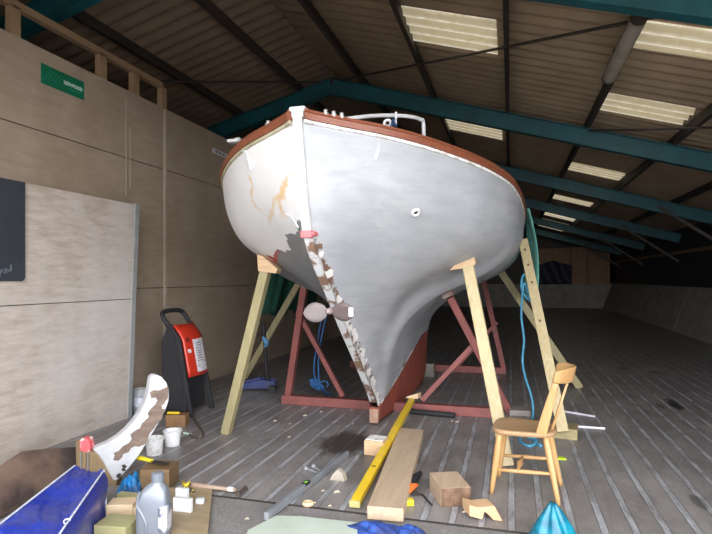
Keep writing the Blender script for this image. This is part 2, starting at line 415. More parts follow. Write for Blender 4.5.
# rust weeping from the stem side on the white half
def band(y0, z0, y1, z1, w, ztop, zbot):
    k = (y1 - y0) / (z1 - z0)
    d = mathn(nt, 'SUBTRACT', HYo, mathn(nt, 'ADD', mathn(nt, 'MULTIPLY', mathn(nt, 'SUBTRACT', HZo, z0), k), y0))
    d = mathn(nt, 'ADD', d, mathn(nt, 'MULTIPLY', mathn(nt, 'SUBTRACT', rag, .5), .22))
    f = maprange(nt, mathn(nt, 'ABSOLUTE', d), w * .3, w, 1, 0)
    f = mathn(nt, 'MULTIPLY', f, maprange(nt, HZo, ztop, ztop - .05, 0, 1)); f = mathn(nt, 'MULTIPLY', f, maprange(nt, HZo, zbot, zbot + .08, 0, 1))
    return f
RB = []
for (a, c, w, k) in (((250, 172), (264, 212), .022, .75), ((291, 172), (283, 214), .035, .85), ((283, 190), (272, 222), .035, .6)):
    pa, pc = hit(*a)[0] - SHIFT, hit(*c)[0] - SHIFT
    RB.append((band(pa.y, pa.z, pc.y, pc.z, w, pa.z, pc.z - .04), k))
for f, k in RB: white = mix(nt, mathn(nt, 'MULTIPLY', f, k), white, (.66, .43, .19))
# ragged edge between white topsides and grey below, left side
zl = mathn(nt, 'ADD', mathn(nt, 'MULTIPLY', mathn(nt, 'SUBTRACT', rag2, .5), .26), HZo)
zl = mathn(nt, 'ADD', zl, mathn(nt, 'MULTIPLY', mathn(nt, 'MINIMUM', HYo, 1.0), .25))
isw = mathn(nt, 'GREATER_THAN', zl, 1.945)
lowgrey = mix(nt, maprange(nt, n1, .4, .6), (.17, .175, .182), (.21, .215, .22))
left = mix(nt, isw, lowgrey, white)
redline = mathn(nt, 'MULTIPLY', mathn(nt, 'GREATER_THAN', zl, 1.912), mathn(nt, 'SUBTRACT', 1.0, isw))
redline = mathn(nt, 'MULTIPLY', redline, mathn(nt, 'MULTIPLY', maprange(nt, HYo, .85, .9, 0, 1), maprange(nt, HYo, 1.5, 1.55, 1, 0)))
left = mix(nt, redline, left, (.35, .04, .05))
dk = mathn(nt, 'SUBTRACT', HZo, mathn(nt, 'ADD', mathn(nt, 'MULTIPLY', HYo, .25), .185 - 2.05 * .25))
edgek = mathn(nt, 'LESS_THAN', dk, mathn(nt, 'MULTIPLY', mathn(nt, 'SUBTRACT', rag, .36), .28))
edgek = mathn(nt, 'MULTIPLY', edgek, mathn(nt, 'LESS_THAN', HYo, 3.6)); edgek = mathn(nt, 'MULTIPLY', edgek, mathn(nt, 'GREATER_THAN', HYo, 1.9))
grey = mix(nt, edgek, grey, mix(nt, mathn(nt, 'GREATER_THAN', n2, .56), (.78, .76, .74), (.10, .085, .08)))
c = mix(nt, mathn(nt, 'GREATER_THAN', HXo, 0.0), left, grey)
# bare, flaking strip beside the sternpost
fl = noise(nt, coords(nt, (1, 1, 1)), 9, 5, .7)
ax = mathn(nt, 'ABSOLUTE', HXo)
nearpost = mathn(nt, 'MULTIPLY', maprange(nt, ax, .05, .11, 1, 0), maprange(nt, HZo, 1.86, 1.80, 0, 1))
c = mix(nt, mathn(nt, 'GREATER_THAN', mathn(nt, 'MULTIPLY', nearpost, fl), .53), c, (.17, .10, .07))
c = mix(nt, mathn(nt, 'MULTIPLY', mathn(nt, 'GREATER_THAN', mathn(nt, 'MULTIPLY', nearpost, rag), .50), .9), c, (.75, .73, .70))
nt.links.new(c, bs.inputs['Base Color']); bs.inputs['Roughness'].default_value = .5
bump(nt, bs, n2, .05, .01)
part('hull', hb, MHULL, yacht, smooth='all')
# ballast keel
b = BM(); MKEEL = M('red antifouling', (.36, .075, .045), (.25, .06, .04), 7, (1, 1, .4), rough=.75, detail=6)
ky = [2.04, 2.09, 2.14, 2.2, 2.3, 2.45, 2.6, 2.8, 3.0, 3.3, 3.6, 4.0, 4.4, 4.8, 5.2, 5.5]
R_, L_ = [], []
for y in ky:
    p = section(y); zr = min(zred(y), .72)
    p = clip(p, zred(y), False) if p[-1][1] < zred(y) - .01 else [(.042, zred(y)), (.042, zred(y) - .01)]
    q = resample(p, 14); q = [(x + .004, z) for x, z in q]
    R_.append([(x, y, z) for x, z in q] + [(0, y, q[-1][1])]); L_.append([(-x, y, z) for x, z in q] + [(0, y, q[-1][1])])
add_grid(b, R_); add_grid(b, L_)
for rr in (R_[0], R_[-1]):
    mm = [(-p[0], p[1], p[2]) for p in rr]
    vs = [b.verts.new(V(p)) for p in rr + mm[::-1][1:]]; b.faces.new(vs)
part('ballast_keel', b, MKEEL, yacht, smooth='all', label='red painted ballast keel')
# sternpost: painted white above, bare below
prof = [(y, fzk(y)) for y in (0, .05, .1, .16, .18, .22, .26, .32, .4, .5, .64, .78, .95, 1.1, 1.2, 1.4, 1.6, 1.75, 1.9, 2.03)]
def post_bm(pp, w, ext):
    b = BM(); rows = []
    for i, (y, z) in enumerate(pp):
        a = pp[max(i - 1, 0)]; c_ = pp[min(i + 1, len(pp) - 1)]
        t = V((0, c_[0] - a[0], c_[1] - a[1])).normalized(); nrm = V((0, t.z, -t.y)) * 1.0
        if nrm.y > 0: nrm = -nrm
        o = V((0, y, z))
        rows.append([o + nrm * -.05 + V((-w, 0, 0)), o + nrm * ext + V((-w, 0, 0)), o + nrm * ext + V((w, 0, 0)), o + nrm * -.05 + V((w, 0, 0)), o + nrm * -.05 + V((-w, 0, 0))])
    g = add_grid(b, rows)
    b.faces.new(g[0][:4]); b.faces.new(g[-1][:4][::-1])
    return b
MWHT = M('white gloss paint', (.68, .68, .68), (.60, .60, .60), 9, rough=.4)
MFLK = M('flaking bare timber', (.20, .12, .08), (.56, .56, .57), 9, (1, 1, .7), rough=.8, lo=.45, hi=.51, detail=6)
part('stern_post', post_bm([(-.005, 2.56)] + [p for p in prof if p[1] > 1.80], .032, .02), MWHT, yacht, bevel=.008, label='white painted upper sternpost')
part('stern_post', post_bm([p for p in prof if p[1] < 1.83], .03, .016), MFLK, yacht, label='flaking lower sternpost')
b = BM(); add_box(b, (0, .05, 2.575), (.085, .15, .06)); add_box(b, (0, .05, 2.603), (.115, .16, .032)); part('stern_cap', b, MWHT, yacht, bevel=.014, seg=3, label='white cap on the sternpost head')
b = BM(); pz = fzk(.27); add_box(b, (.0, .165, 1.80), (.082, .05, .05)); add_box(b, (.04, .20, 1.805), (.03, .10, .03)); part('tape_band', b, M('pink tape', (.72, .16, .17), rough=.5), yacht, bevel=.006, label='pinkish red tape wrapped round the sternpost')
b = BM(); add_box(b, (0, 2.085, .10), (.095, .06, .16)); part('keel_nose', b, M('bare keel timber', (.36, .22, .15), (.25, .14, .10), 9), yacht, bevel=.008, label='bare brown timber at the foot of the sternpost')
# rails along the sheer
MRAIL = wood('varnished rail', (.27, .085, .04), (.17, .052, .028), 1, 7, rough=.4)
MWTRIM = M('chipped white edge', (.80, .79, .76), (.55, .5, .45), 14, rough=.6, lo=.5, hi=.6)
def rail_bm(sg, prof):
    b = BM(); rows = []
    for y in [-.02] + ys[1:]:
        yy = max(y, 0); x, z = fbs(yy), fzs(yy)
        dx = (fbs(min(yy + .05, LEN)) - fbs(max(yy - .05, 0))) / (min(yy + .05, LEN) - max(yy - .05, 0))
        t = V((dx, 1, 0)).normalized(); nx = V((t.y, -t.x, 0))       # outward
        rows.append([V((sg * max(.03, x + nx.x * a), y + nx.y * a, z + h)) for a, h in prof])
    g = add_grid(b, rows); b.faces.new(g[0][:-1]); b.faces.new(g[-1][:-1][::-1]); return b
for sg, lb in ((1, 'brown timber toe rail over the grey side'), (-1, 'brown timber toe rail over the white side')):
    part('toe_rail', rail_bm(sg, [(.0, -.026), (.022, -.022), (.028, .015), (.014, .028), (.012, .044), (-.03, .048), (-.05, .03), (-.04, -.02), (0, -.026)]), MRAIL, yacht, label=lb, smooth=True)
part('edge_strip', rail_bm(1, [(-.01, -.044), (.010, -.044), (.012, -.026), (-.01, -.026), (-.01, -.044)]), MWTRIM, yacht, label='chipped white strip under the rail')
part('edge_strip', rail_bm(-1, [(-.01, -.046), (.010, -.045), (.012, -.026), (-.01, -.026), (-.01, -.046)]), M('greenish edge', (.34, .31, .2), (.5, .45, .32), 10), yacht, label='green stained strip under the rail')
b = BM(); add_grid(b, [[(-fbs(y) * .98, y, fzs(y) - .01), (-fbs(y) * .5, y, fzs(y) + .04), (0, y, fzs(y) + .047), (fbs(y) * .5, y, fzs(y) + .04), (fbs(y) * .98, y, fzs(y) - .01)] for y in ys])
part('deck', b, M('deck paint', (.55, .56, .56), rough=.7), yacht, smooth='all')
# pushpit rail, deck fittings
MTUBE = M('white coated tube', (.78, .78, .80), rough=.35)
b = BM()
pp = [D(424, 135, 4.55), D(423.5, 125, 4.55), D(420, 119.5, 4.5), D(412, 117, 4.45), D(395, 115.5, 4.4), D(372, 116, 4.3), D(350, 118.5, 4.2), D(336, 121, 4.2), D(322, 126, 4.25)]
pp[0].z = 2.40
add_tube(b, smooth_path(pp, 5), .016, 10); part('pushpit_rail', b, MTUBE, yacht, world=True, smooth='all', label='white tubular rail over the stern')
b = BM(); c0 = D(387.5, 123.5, 4.05)
add_tube(b, [c0 + V((math.cos(a) * .026, 0, math.sin(a) * .026)) for a in [2 * math.pi * k / 16 for k in range(16)]], .011, 8, closed=True)
add_tube(b, [D(395.5, 124, 4.05), D(396, 112, 4.05)], .010, 8)
add_tube(b, [D(387, 126, 4.05), D(387, 131, 4.0)], .014, 8)
part('fairlead', b, MTUBE, yacht, world=True, smooth=True, label='white ring fitting on the rail')
b = BM(); add_tube(b, [D(391, 127, 4.03), D(394, 118, 4.03), D(393, 121, 4.0), D(396, 126, 4.03)], .011, 7); part('lashing', b, M('dark blue cord', (.03, .08, .2)), yacht, world=True, smooth=True)
MSTEEL = M('dull steel', (.42, .41, .39), rough=.4, metal=.6)
for (u, v) in ((326, 115.5), (341, 116.8), (334, 117.5), (268, 122.5), (255.5, 130), (245, 138), (239, 144)):
    # stand on top of the rail nearest that line of sight
    best = None
    for k in range(1, 260):
        y = k * .01; sg = 1 if u > 298 else -1
        p = V((HX + sg * (fbs(y) - .01), HY + y, fzs(y) + .047)); q = p - CAM
        yc = -q.x * ST + q.y * CT; uu = CX + F * (q.x * CT + q.y * ST) / yc
        if best is None or abs(uu - u) < best[0]: best = (abs(uu - u), p)
    p = best[1]; b = BM(); add_lathe(b, [(.02, -.012), (.024, .004), (.014, .008), (.014, .020), (.017, .024), (.008, .030)], p, 12)
    part('rail_fitting', b, MSTEEL, yacht, world=True, smooth=True)
b = BM(); p = D(235, 141.5, 4.75)
add_box(b, p, (.12, .10, .03)); add_box(b, p + V((.02, .02, .02)), (.06, .06, .03)); part('deck_cleat', b, MWHT, yacht, world=True, bevel=.015, label='white pad on the left rail')
# through-hull fitting, patches, hose mark
p, n = hit(415.5, 212)
q = n.to_track_quat('Z', 'Y').to_matrix().to_4x4()
e1 = n.cross(V((0, 1, 0))).normalized(); e2 = n.cross(e1)
b = BM(); add_tube(b, [p + n * .006 + (e1 * math.cos(a) + e2 * math.sin(a)) * .026 for a in [2 * math.pi * k / 24 for k in range(24)]], .012, 8, closed=True)
part('skin_fitting', b, MWHT, yacht, world=True, smooth=True, label='round white through-hull fitting')
b = BM(); add_prism(b, [p + n * .003 + (e1 * math.cos(a) + e2 * math.sin(a)) * .02 for a in [2 * math.pi * k / 16 for k in range(16)]], n * .003); part('skin_fitting_bore', b, MGAP, yacht, world=True)
def stuck(name, px, mt, th=.004, lb=None):
    """thin patch lying on the hull, outline followed on its surface"""
    b = BM(); ctr = [hit(*q) for q in px]; ctr = [c_ for c_ in ctr if c_[0]]
    vs = [b.verts.new(p_ + n_ * th) for p_, n_ in ctr]; b.faces.new(vs)
    return part(name, b, mt, yacht, world=True, thick=th, label=lb)
stuck('fender_mark', [(378, 133), (381, 134), (380, 150), (377, 159), (372, 160), (376, 150)], M('pale drip', (.50, .51, .53)), .003, 'pale vertical paint drip')
stuck('lining_strip', [(244.5, 150), (247.5, 150), (252.5, 170), (249.5, 170)], MWHT, .012, 'white strip under the left rail')
stuck('paint_patch', [(287, 213), (293, 215), (304, 222), (306, 229), (300, 227), (294, 221)], MWHT, .012, 'loose white paint flake')
# propeller
prop = BM()
hubp = D(330, 311, 3.98)
MBRZ = M('dull bronze', (.42, .34, .33), (.36, .28, .27), 6, rough=.45, metal=.3)
axis = V((ST * .2 + .0, -1, .12)).normalized()
add_tube(prop, [hubp + V((.02, .28, -.02)), hubp + V((0, .04, 0)), hubp, hubp - V((0, .035, 0)), hubp - V((0, .05, 0))], [.016, .026, .026, .02, .008], 14)
part('propeller_hub', prop, MBRZ, yacht, world=True, smooth=True, label='bronze propeller hub and shaft')
def blade(dirv, ln, wd, pitch):
    b = BM(); rows = []
    d = dirv.normalized(); fw = V((0, -1, 0)); side = d.cross(fw).normalized()
    for k in range(15):
        t = k / 14; w = wd * (math.sin(math.pi * min(1, .10 + t * .90)) ** .62 if t < 1 else .02) * (.55 + .45 * t ** .5)
        if t < .12: w = max(w * .6, .018)
        a = pitch * (1 - .35 * t); sv = side * math.cos(a) + fw * math.sin(a)
        rows.append([hubp + d * (.012 + ln * t) + sv * (w * s) + fw * (-.02 * (s * s) * wd) for s in (-1, -.6, -.2, .2, .6, 1)])
    add_grid(b, rows); return b
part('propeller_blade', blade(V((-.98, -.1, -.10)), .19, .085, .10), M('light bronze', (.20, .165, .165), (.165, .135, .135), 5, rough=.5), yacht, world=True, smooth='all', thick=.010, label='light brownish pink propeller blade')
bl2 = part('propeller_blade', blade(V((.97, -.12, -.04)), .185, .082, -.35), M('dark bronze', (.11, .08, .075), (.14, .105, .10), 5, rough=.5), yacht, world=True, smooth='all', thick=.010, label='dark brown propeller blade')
b = BM(); cc = D(351, 312, 3.80); add_box(b, cc, (.032, .004, .062), Matrix.Rotation(.12, 3, 'Z')); part('blade_sticker', b, MWHT, bl2, world=True)
# ================================================================ CRADLE
MRED = M('red oxide steel', (.27, .08, .07), (.20, .065, .058), 8, rough=.65, detail=6)
MRED2 = M('rusty pad', (.30, .24, .22), (.22, .13, .10), 12, rough=.8)
def pad_at(root, top, w=.24):
    q, n = near(top)
    if n.dot(q - V((HX, q.y, q.z + .5))) < 0: n = -n
    c_ = q + n * .030
    rot = n.to_track_quat('Z', 'Y').to_matrix()
    b = BM(); add_box(b, c_, (w, .12, .05), rot); part('hull_pad', b, MRED2, root, world=True, bevel=.005); return c_ + n * .03
def cradle(label, y, xl, xr, legs, diags, group='red cradle frames'):
    t = thing('boat_cradle', label, 'boat cradle', (HX, y, 0), 0, group)
    for a, c_ in ((xl, HX - .075), (HX + .075, xr)):
        b = BM(); add_beam(b, (a, y, .052), (c_, y, .052), .10, .10); part('floor_beam', b, MRED, t, world=True, bevel=.004)
    for p0, p1 in legs:
        e = pad_at(t, p1); b = BM(); add_beam(b, p0, e, .075, .075, up=V((0, 1, 0))); part('leg', b, MRED, t, world=True, bevel=.004)
    for p0, p1 in diags:
        b = BM(); add_beam(b, p0, p1, .055, .055, up=V((0, 1, 0))); part('diagonal_strut', b, MRED, t, world=True, bevel=.004)
    return t
pl = hit(311, 293)[0]
pr, _ = near((HX + .80, 6.0, 1.36))
pfl = V((-2.55, 6.05, .10))
tl = PY(305, 300, 6.0)
cradle('red steel cradle frame under the near end of the yacht keel', 6.05, -2.62, -.19,
       [(pfl, V((HX - .93, 5.85, 1.40))), (V((.0, 6.30, .0)), V((HX + .70, 5.95, 1.31)))],
       [(PY(298, 311, 5.95), PY(343, 396, 6.05)), (PY(473, 345, 6.12), PY(422, 400, 6.06))])
cradle('red steel cradle frame under the far end of the yacht keel, partly hidden', 8.84, -2.6, -.06,
       [(V((-2.5, 8.84, .10)), V((HX - .95, 8.84, 1.45))), (V((-.10, 8.84, .10)), V((HX + .95, 8.8, 1.45)))],
       [(PY(497, 322, 8.8), PY(452, 372, 8.84)), (V((-2.3, 8.84, 1.0)), V((-1.7, 8.84, .1)))])
# ================================================================ TIMBER PROPS
MPINE = wood('treated pine', (.37, .315, .17), (.28, .24, .125), 2, 6, knots=(.22, .13, .06))
MPINE2 = wood('raw pine', (.56, .465, .275), (.44, .345, .185), 2, 6, knots=(.3, .17, .08))
MBLOCK = wood('sawn block', (.62, .43, .25), (.45, .29, .16), 0, 6)
PG = 'timber props holding up the yacht'
def prop_thing(label, p0, p1, w, h, mt, up=V((0, 1, 0)), pad=None, bolts=None):
    t = thing('timber_prop', label, 'prop', tuple(p0), 0, PG)
    b = BM(); add_beam(b, p0, p1, w, h, up=up); part('post', b, mt, t, world=True, bevel=.008)
    if pad:
        b = BM(); add_prism(b, pad[0], pad[1]); part('wedge_pad', b, MBLOCK, t, world=True, bevel=.003, label='sawn wooden wedge between post and hull')
    if bolts:
        for q in bolts:
            b = BM(); add_tube(b, [V(q), V(q) + V((0, -.018, 0))], .012, 8); part('bolt', b, MSTEEL, t, world=True)
    return t
p0 = G(226, 433); hp, hn = hit(263, 256)
top = D(266.5, 268, 4.92); hq, hn = near(top); top2 = hq + (top - hq).normalized() * .05 if (top - hq).length > .05 else top
prop_thing('squared timber prop under the white side of the yacht, nearest the red machine', p0 + V((0, 0, .0)), top, .085, .085, MPINE,
           pad=([top + V((-.06, -.05, -.03)), top + V((.11, -.05, -.05)), top + V((.13, -.05, -.01)), top + V((-.02, -.05, .11)), top + V((-.07, -.05, .12))], (0, .10, 0)))
hq, hn = hit(466.5, 264)
top = hq + V((.02, -.05, -.03)); p0 = G(508, 466)
prop_thing('knotty pale pine prop under the grey side, behind the wooden chair', p0, top, .10, .10, MPINE2,
           pad=([hq + V((-.15, -.10, -.06)), hq + V((-.03, -.11, .05)), hq + V((.075, -.10, .09)), hq + V((.085, -.09, -.01)), hq + V((.0, -.10, -.04))], (.01, .10, .02)))
top = D(523, 240, 6.2); p0 = G(563, 432, .10)
pc = thing('timber_prop', 'flat sawn plank prop with bolts, standing on the block behind the chair', 'prop', tuple(p0), 0, PG)
b = BM(); add_beam(b, p0, top, .10, .05, up=V((0, 1, 0))); part('post', b, MPINE2, pc, world=True, bevel=.005)
for u, v in ((527, 252), (530.5, 270), (535, 290), (545, 331)):
    t_ = (v - 240) / (432 - 240); q = top.lerp(p0, t_) + V((0, -.028, 0))
    b = BM(); add_lathe(b, [(.014, 0), (.014, .012), (.004, .014)], (0, 0, 0), 10); b.transform(Matrix.Translation(q) @ Matrix.Rotation(math.pi / 2, 4, 'X'))
    part('bolt', b, M('rusty bolt', (.20, .10, .06), rough=.6), pc, world=True)
b = BM(); g = G(566, 441); add_box(b, g + V((.0, .17, .05)), (.24, .24, .10), Matrix.Rotation(-.15, 3, 'Z'))
solo('timber_block', b, wood('greenish timber', (.38, .31, .15), (.27, .22, .12), 0), 'greenish timber block under the foot of the bolted plank prop', 'block', bevel=.006)
prop_thing('long slim timber prop leaning in from the right, farthest right behind the bolted plank', G(580, 388), V((-.13, 7.75, 1.60)), .10, .05, MPINE)
prop_thing('dim timber prop behind the trolley jack, leaning towards the yacht', G(244, 379), V((-2.72, 7.3, 1.74)), .09, .06, MPINE)
# ================================================================ NETTING
MNET = M('green netting', (.20, .52, .43), (.10, .34, .28), 30, (1, 1, .25), rough=.8, lo=.4, hi=.6)
def drape(x0, x1, y0, y1, z0, z1, bulge, sgn):
    rows = []
    for j in range(25):
        t = j / 24; r = []
        for i in range(49):
            s = i / 48; y = y0 + (y1 - y0) * s
            fold = .05 * math.sin(s * 31 + t * 1.5) * (.25 + t) + .025 * math.sin(s * 67 + 2)
            x = x0 + (x1 - x0) * t + sgn * (bulge * math.sin(math.pi * min(1, t * 1.1)) + fold)
            r.append((x, y, z0 + (z1 - z0) * t + .04 * math.sin(s * 17) * t))
        rows.append(r)
    return rows
b = BM(); add_grid(b, drape(.19, .235, 6.6, 9.3, 2.31, 1.26, .05, 1)); solo('netting', b, MNET, 'green netting hanging over the grey side of the yacht behind the bolted plank', 'netting', smooth='all', thick=.006)
b = BM(); add_grid(b, drape(-2.92, -3.40, 7.15, 9.2, 2.24, .95, .05, -1)); solo('netting', b, M('shaded green netting', (.015, .10, .06), (.01, .06, .04), 30, (1, 1, .25), rough=.9), 'shaded green netting hanging below the white side of the yacht', 'netting', smooth='all', thick=.006)  # green darkened here for the shadow behind the yacht
# ================================================================ ROPES
MROPE = M('pale blue rope', (.10, .40, .58), (.06, .26, .42), 40, rough=.7)
MROPE2 = M('blue rope', (.03, .14, .36), (.02, .08, .25), 40, rough=.7)
b = BM()
add_tube(b, smooth_path([D(531, 272, 6.0), D(523, 276, 6.0), D(522, 290, 5.98), D(530, 301, 5.95), D(528, 292, 5.95), D(524, 283, 5.96), D(522, 300, 5.96), D(521.5, 318, 5.95), D(524, 340, 5.93), D(522.5, 360, 5.92), D(525.5, 378, 5.9), D(531, 395, 5.88), D(533, 408, 5.85), G(532, 421, .01), G(527, 436, .01), G(537, 440, .01), G(530, 446, .01), G(520, 441, .01), G(524, 434, .01), G(541, 446, .01)], 6), .012, 8)
solo('rope', b, MROPE, 'pale blue rope hanging from the bolted plank prop down to the floor', 'rope', smooth='all')
b = BM()
a0, a1 = V((-2.13, 6.1, 1.12)), PY(321, 388, 6.2)
for dx, dy in ((0, 0), (.05, .03)):
    add_tube(b, smooth_path([a0 + V((dx, dy, 0)), PY(317 + dx * 60, 345, 6.15), PY(314 + dx * 90, 372, 6.18), a1 + V((dx * .3, 0, 0)), G(322, 400, .012) + V((dx * 2, .2, 0))], 6), .009, 7)
k0 = PY(316, 385, 6.18)
add_tube(b, smooth_path([k0 + V((.09 * math.cos(q * 2.4) * (.5 + .5 * math.sin(q)), .04 * math.sin(q * 1.7), .06 * math.sin(q * 2.1) + .01)) for q in [k * .55 for k in range(22)]], 4), .010, 7)
add_tube(b, smooth_path([k0, k0 + V((.12, -.03, .06)), k0 + V((.17, -.04, .03)), k0 + V((.15, -.03, -.01))], 5), .008, 7)
solo('rope', b, MROPE2, 'blue rope with a knot hanging inside the red cradle', 'rope', smooth='all')
# ================================================================ TROLLEY JACK
jb = G(257, 391); t = thing('trolley_jack', 'blue trolley jack with upright black handle, behind the squared prop', 'jack', tuple(jb), .35)
MJB = M('blue enamel', (.012, .025, .15), (.01, .018, .09), 8, rough=.4); MBLK = M('black plastic', (.012, .012, .014), (.018, .018, .021), 8, rough=.7)
for s in (-1, 1):
    b = BM(); add_prism(b, [(-.30, s * .09, .05), (.24, s * .09, .05), (.24, s * .09, .14), (.05, s * .09, .17), (-.22, s * .09, .10), (-.30, s * .09, .09)], (0, .02 * s, 0)); part('side_plate', b, MJB, t, bevel=.004)
b = BM(); add_prism(b, [(-.26, -.05, .10), (.06, -.05, .15), (.06, -.05, .19), (-.26, -.05, .13)], (0, .10, 0)); part('lifting_arm', b, MJB, t, bevel=.005)
b = BM(); add_lathe(b, [(.05, .13), (.055, .15), (.045, .165)], (-.24, 0, 0), 16); part('saddle', b, MBLK, t)
for x, y in ((-.27, -.13), (-.27, .13), (.2, -.13), (.2, .13)):
    b = BM(); add_lathe(b, [(.035, -.02), (.05, -.02), (.05, .02), (.035, .02)], (0, 0, 0), 18); b.transform(Matrix.Translation((x, y, .05)) @ Matrix.Rotation(math.pi / 2, 4, 'X')); part('wheel', b, MBLK, t)
b = BM(); add_tube(b, [(.14, 0, .14), (.12, 0, .30), (.09, 0, .86)], [.03, .022, .022], 10); part('handle', b, MBLK, t, smooth=True)
b = BM(); add_tube(b, [(.088, 0, .70), (.084, 0, .90)], .028, 10); part('handle_grip', b, MBLK, t, smooth=True)
b = BM(); p_ = [V((.10 + .03 * math.sin(k), -.03 + .02 * math.cos(k * 1.3), .58 + .035 * k)) for k in range(5)]
add_tube(b, p_, [.012, .03, .034, .028, .012], 8); part('rag', b, M('light blue rag', (.10, .28, .5)), t, smooth=True, label='light blue rag tied to the jack handle')
# ================================================================ RED AND BLACK MACHINE
mx, my = -3.62, 5.16
t = thing('workshop_machine', 'upright black machine with red front panel and carry handle, beside the plywood wall', 'machine', (mx, my, 0))
MRP = M('red plastic', (.55, .035, .015), (.48, .03, .015), 6, rough=.3)
W_ = .45
fr = [(.34, 0), (.275, .32), (.175, .84), (.05, 1.00)]
def rail_side(y):
    pr = [(x, z) for x, z in fr]
    inn = [(x - .055, z) for x, z in fr[::-1]]
    return [(x, y, z) for x, z in pr + inn]
for y in (0, W_ - .035):
    b = BM(); add_prism(b, rail_side(y), (0, .035, 0)); part('side_rail', b, MBLK, t, bevel=.006)
b = BM(); add_prism(b, [(-.05, .03, .05), (.24, .03, .05), (.215, .03, .40), (.11, .03, .86), (.0, .03, .96), (-.08, .03, .80)], (0, W_ - .06, 0)); part('body', b, MBLK, t, bevel=.01)
b = BM(); rows = []
for k in range(11):
    q = k / 10; z = .42 + q * .56
    x = float(np.interp(z, [0, .32, .84, 1.0], [.34, .275, .175, .05]))
    rows.append([(x + .010 + .03 * math.sin(math.pi * s), .036 + s * (W_ - .072), z) for s in [j / 10 for j in range(11)]])
add_grid(b, rows); red = part('front_panel', b, MRP, t, smooth='all', thick=.02, label='glossy red front panel')
for k in range(4):
    z = .84 - k * .012; x = float(np.interp(z, [.32, .84], [.275, .175]))
    b = BM(); add_box(b, (x + .036, .10, z), (.01, .07, .005)); part('vent_slot', b, MBLK, red)
def onpanel(y, z, o=.012):
    x = float(np.interp(z, [.32, .84], [.275, .175])); s = (y - .036) / (W_ - .072)
    return V((x + .010 + .03 * math.sin(math.pi * s) + o, y, z))
b = BM(); add_grid(b, [[onpanel(y, z) for y in (.17, .23, .29, .35, .39)] for z in (.46, .56, .66, .76, .82)]); part('label_sheet', b, M('white label', (.78, .76, .78), (.55, .5, .55), 22, rough=.25, lo=.5, hi=.62), red, thick=.003, label='white printed label')
MINK = M('grey print', (.22, .20, .26))
for k in range(8):
    z = .77 - k * .028; b = BM(); add_grid(b, [[onpanel(y, z + dz, .0145) for y in (.20, .25, .31)] for dz in (0, .010)]); part('label_print', b, MINK, red, thick=.001)
b = BM(); add_grid(b, [[onpanel(y, z) for y in (.075, .12)] for z in (.68, .72)]); part('label_sheet', b, MWHT, red, thick=.003)
b = BM(); add_tube(b, smooth_path([(.03, .018, .97), (-.04, .018, 1.07), (-.07, .06, 1.12), (-.075, .225, 1.135), (-.07, .39, 1.12), (-.04, .432, 1.07), (.03, .432, .97)], 6), .026, 10); part('carry_handle', b, MBLK, t, smooth='all')
for y in (.02, W_ - .02):
    b = BM(); add_lathe(b, [(.06, -.02), (.075, -.012), (.075, .012), (.06, .02)], (0, 0, 0), 20); b.transform(Matrix.Translation((-.06, y, .075)) @ Matrix.Rotation(math.pi / 2, 4, 'X')); part('wheel', b, MBLK, t)
# cable/hose on the floor in front of it
b = BM(); add_tube(b, smooth_path([V((mx + .33, my + .01, .03)), G(198, 425, .012), G(203, 433, .012), G(201, 438, .012), G(194, 437, .012), G(188, 433, .012)], 5), .011, 7)
solo('cable', b, M('brown cable', (.10, .07, .05)), 'short brown cable curled on the floor at the foot of the machine', 'cable', smooth='all')
b = BM(); add_tube(b, [G(184, 433, .012), G(191, 434.5, .012)], .012, 7); solo('marker_pen', b, M('pale green plastic', (.55, .7, .6)), 'pale pen-like stick on the floor beside the white tubs', 'pen')
# ================================================================ LEANING PLYWOOD SCREEN
sxp = -3.93
def sp(y, z, o=0): return (sxp + o, y, z)
t = thing('plywood_screen', 'tall pale plywood screen with grey edge batten, standing in front of the left wall', 'screen', (sxp, 3.4, 0))
def ye(z): return 4.93 + .055 * z
for z0, z1 in ((0, 1.27), (1.278, 2.30)):
    b = BM(); add_prism(b, [sp(1.6, z0), sp(ye(z0), z0), sp(ye(z1), z1), sp(1.6, z1)], (-.018, 0, 0)); part('panel', b, MPLY2, t, world=True)
b = BM(); add_prism(b, [sp(ye(0), 0, .012), sp(ye(0) + .06, 0, .012), sp(ye(2.3) + .06, 2.31, .012), sp(ye(2.3), 2.31, .012)], (-.09, 0, 0)); part('edge_batten', b, M('grey batten', (.30, .31, .31), (.24, .245, .25), 6), t, world=True, label='grey painted edge batten')
b = BM(); add_box(b, (sxp - .05, 3.3, 1.274), (.05, 3.3, .06)); part('rear_batten', b, MGAP, t, world=True)
b = BM(); add_box(b, (sxp - .05, 3.2, .04), (.06, 3.2, .08)); part('rear_batten', b, MSTUD, t, world=True)
# blackboard
bx = sxp + .03
tb = thing('blackboard', 'dark blackboard with faint chalk writing, hung on the plywood screen', 'blackboard', (bx, 3.4, 1.46))
b = BM(); add_prism(b, [(bx, 2.2, 1.475), (bx, 3.61, 1.475), (bx, 3.635, 1.50), (bx, 3.635, 2.30), (bx, 2.2, 2.30)], (-.028, 0, 0)); part('board', b, M('slate paint', (.022, .026, .036), (.03, .034, .044), 5, rough=.7), tb, world=True, bevel=.004)
MCH = M('faint chalk', (.10, .12, .14))
def chalk(px):
    b = BM(); add_tube(b, smooth_path([PX(u, v, bx + .003) for u, v in px], 4), .004, 6); part('chalk_mark', b, MCH, tb, world=True)
chalk([(-9, 268), (-6, 273), (-4, 268), (-5, 277), (-8, 281)]); chalk([(0, 277), (.6, 271), (2.6, 269.5), (1.5, 272.5), (0, 274)]); chalk([(4.5, 274), (5, 270), (6.5, 268.5), (7, 273)]); chalk([(8.7, 270), (9.5, 271.5), (10.8, 267), (11, 264.5), (11.4, 271)])
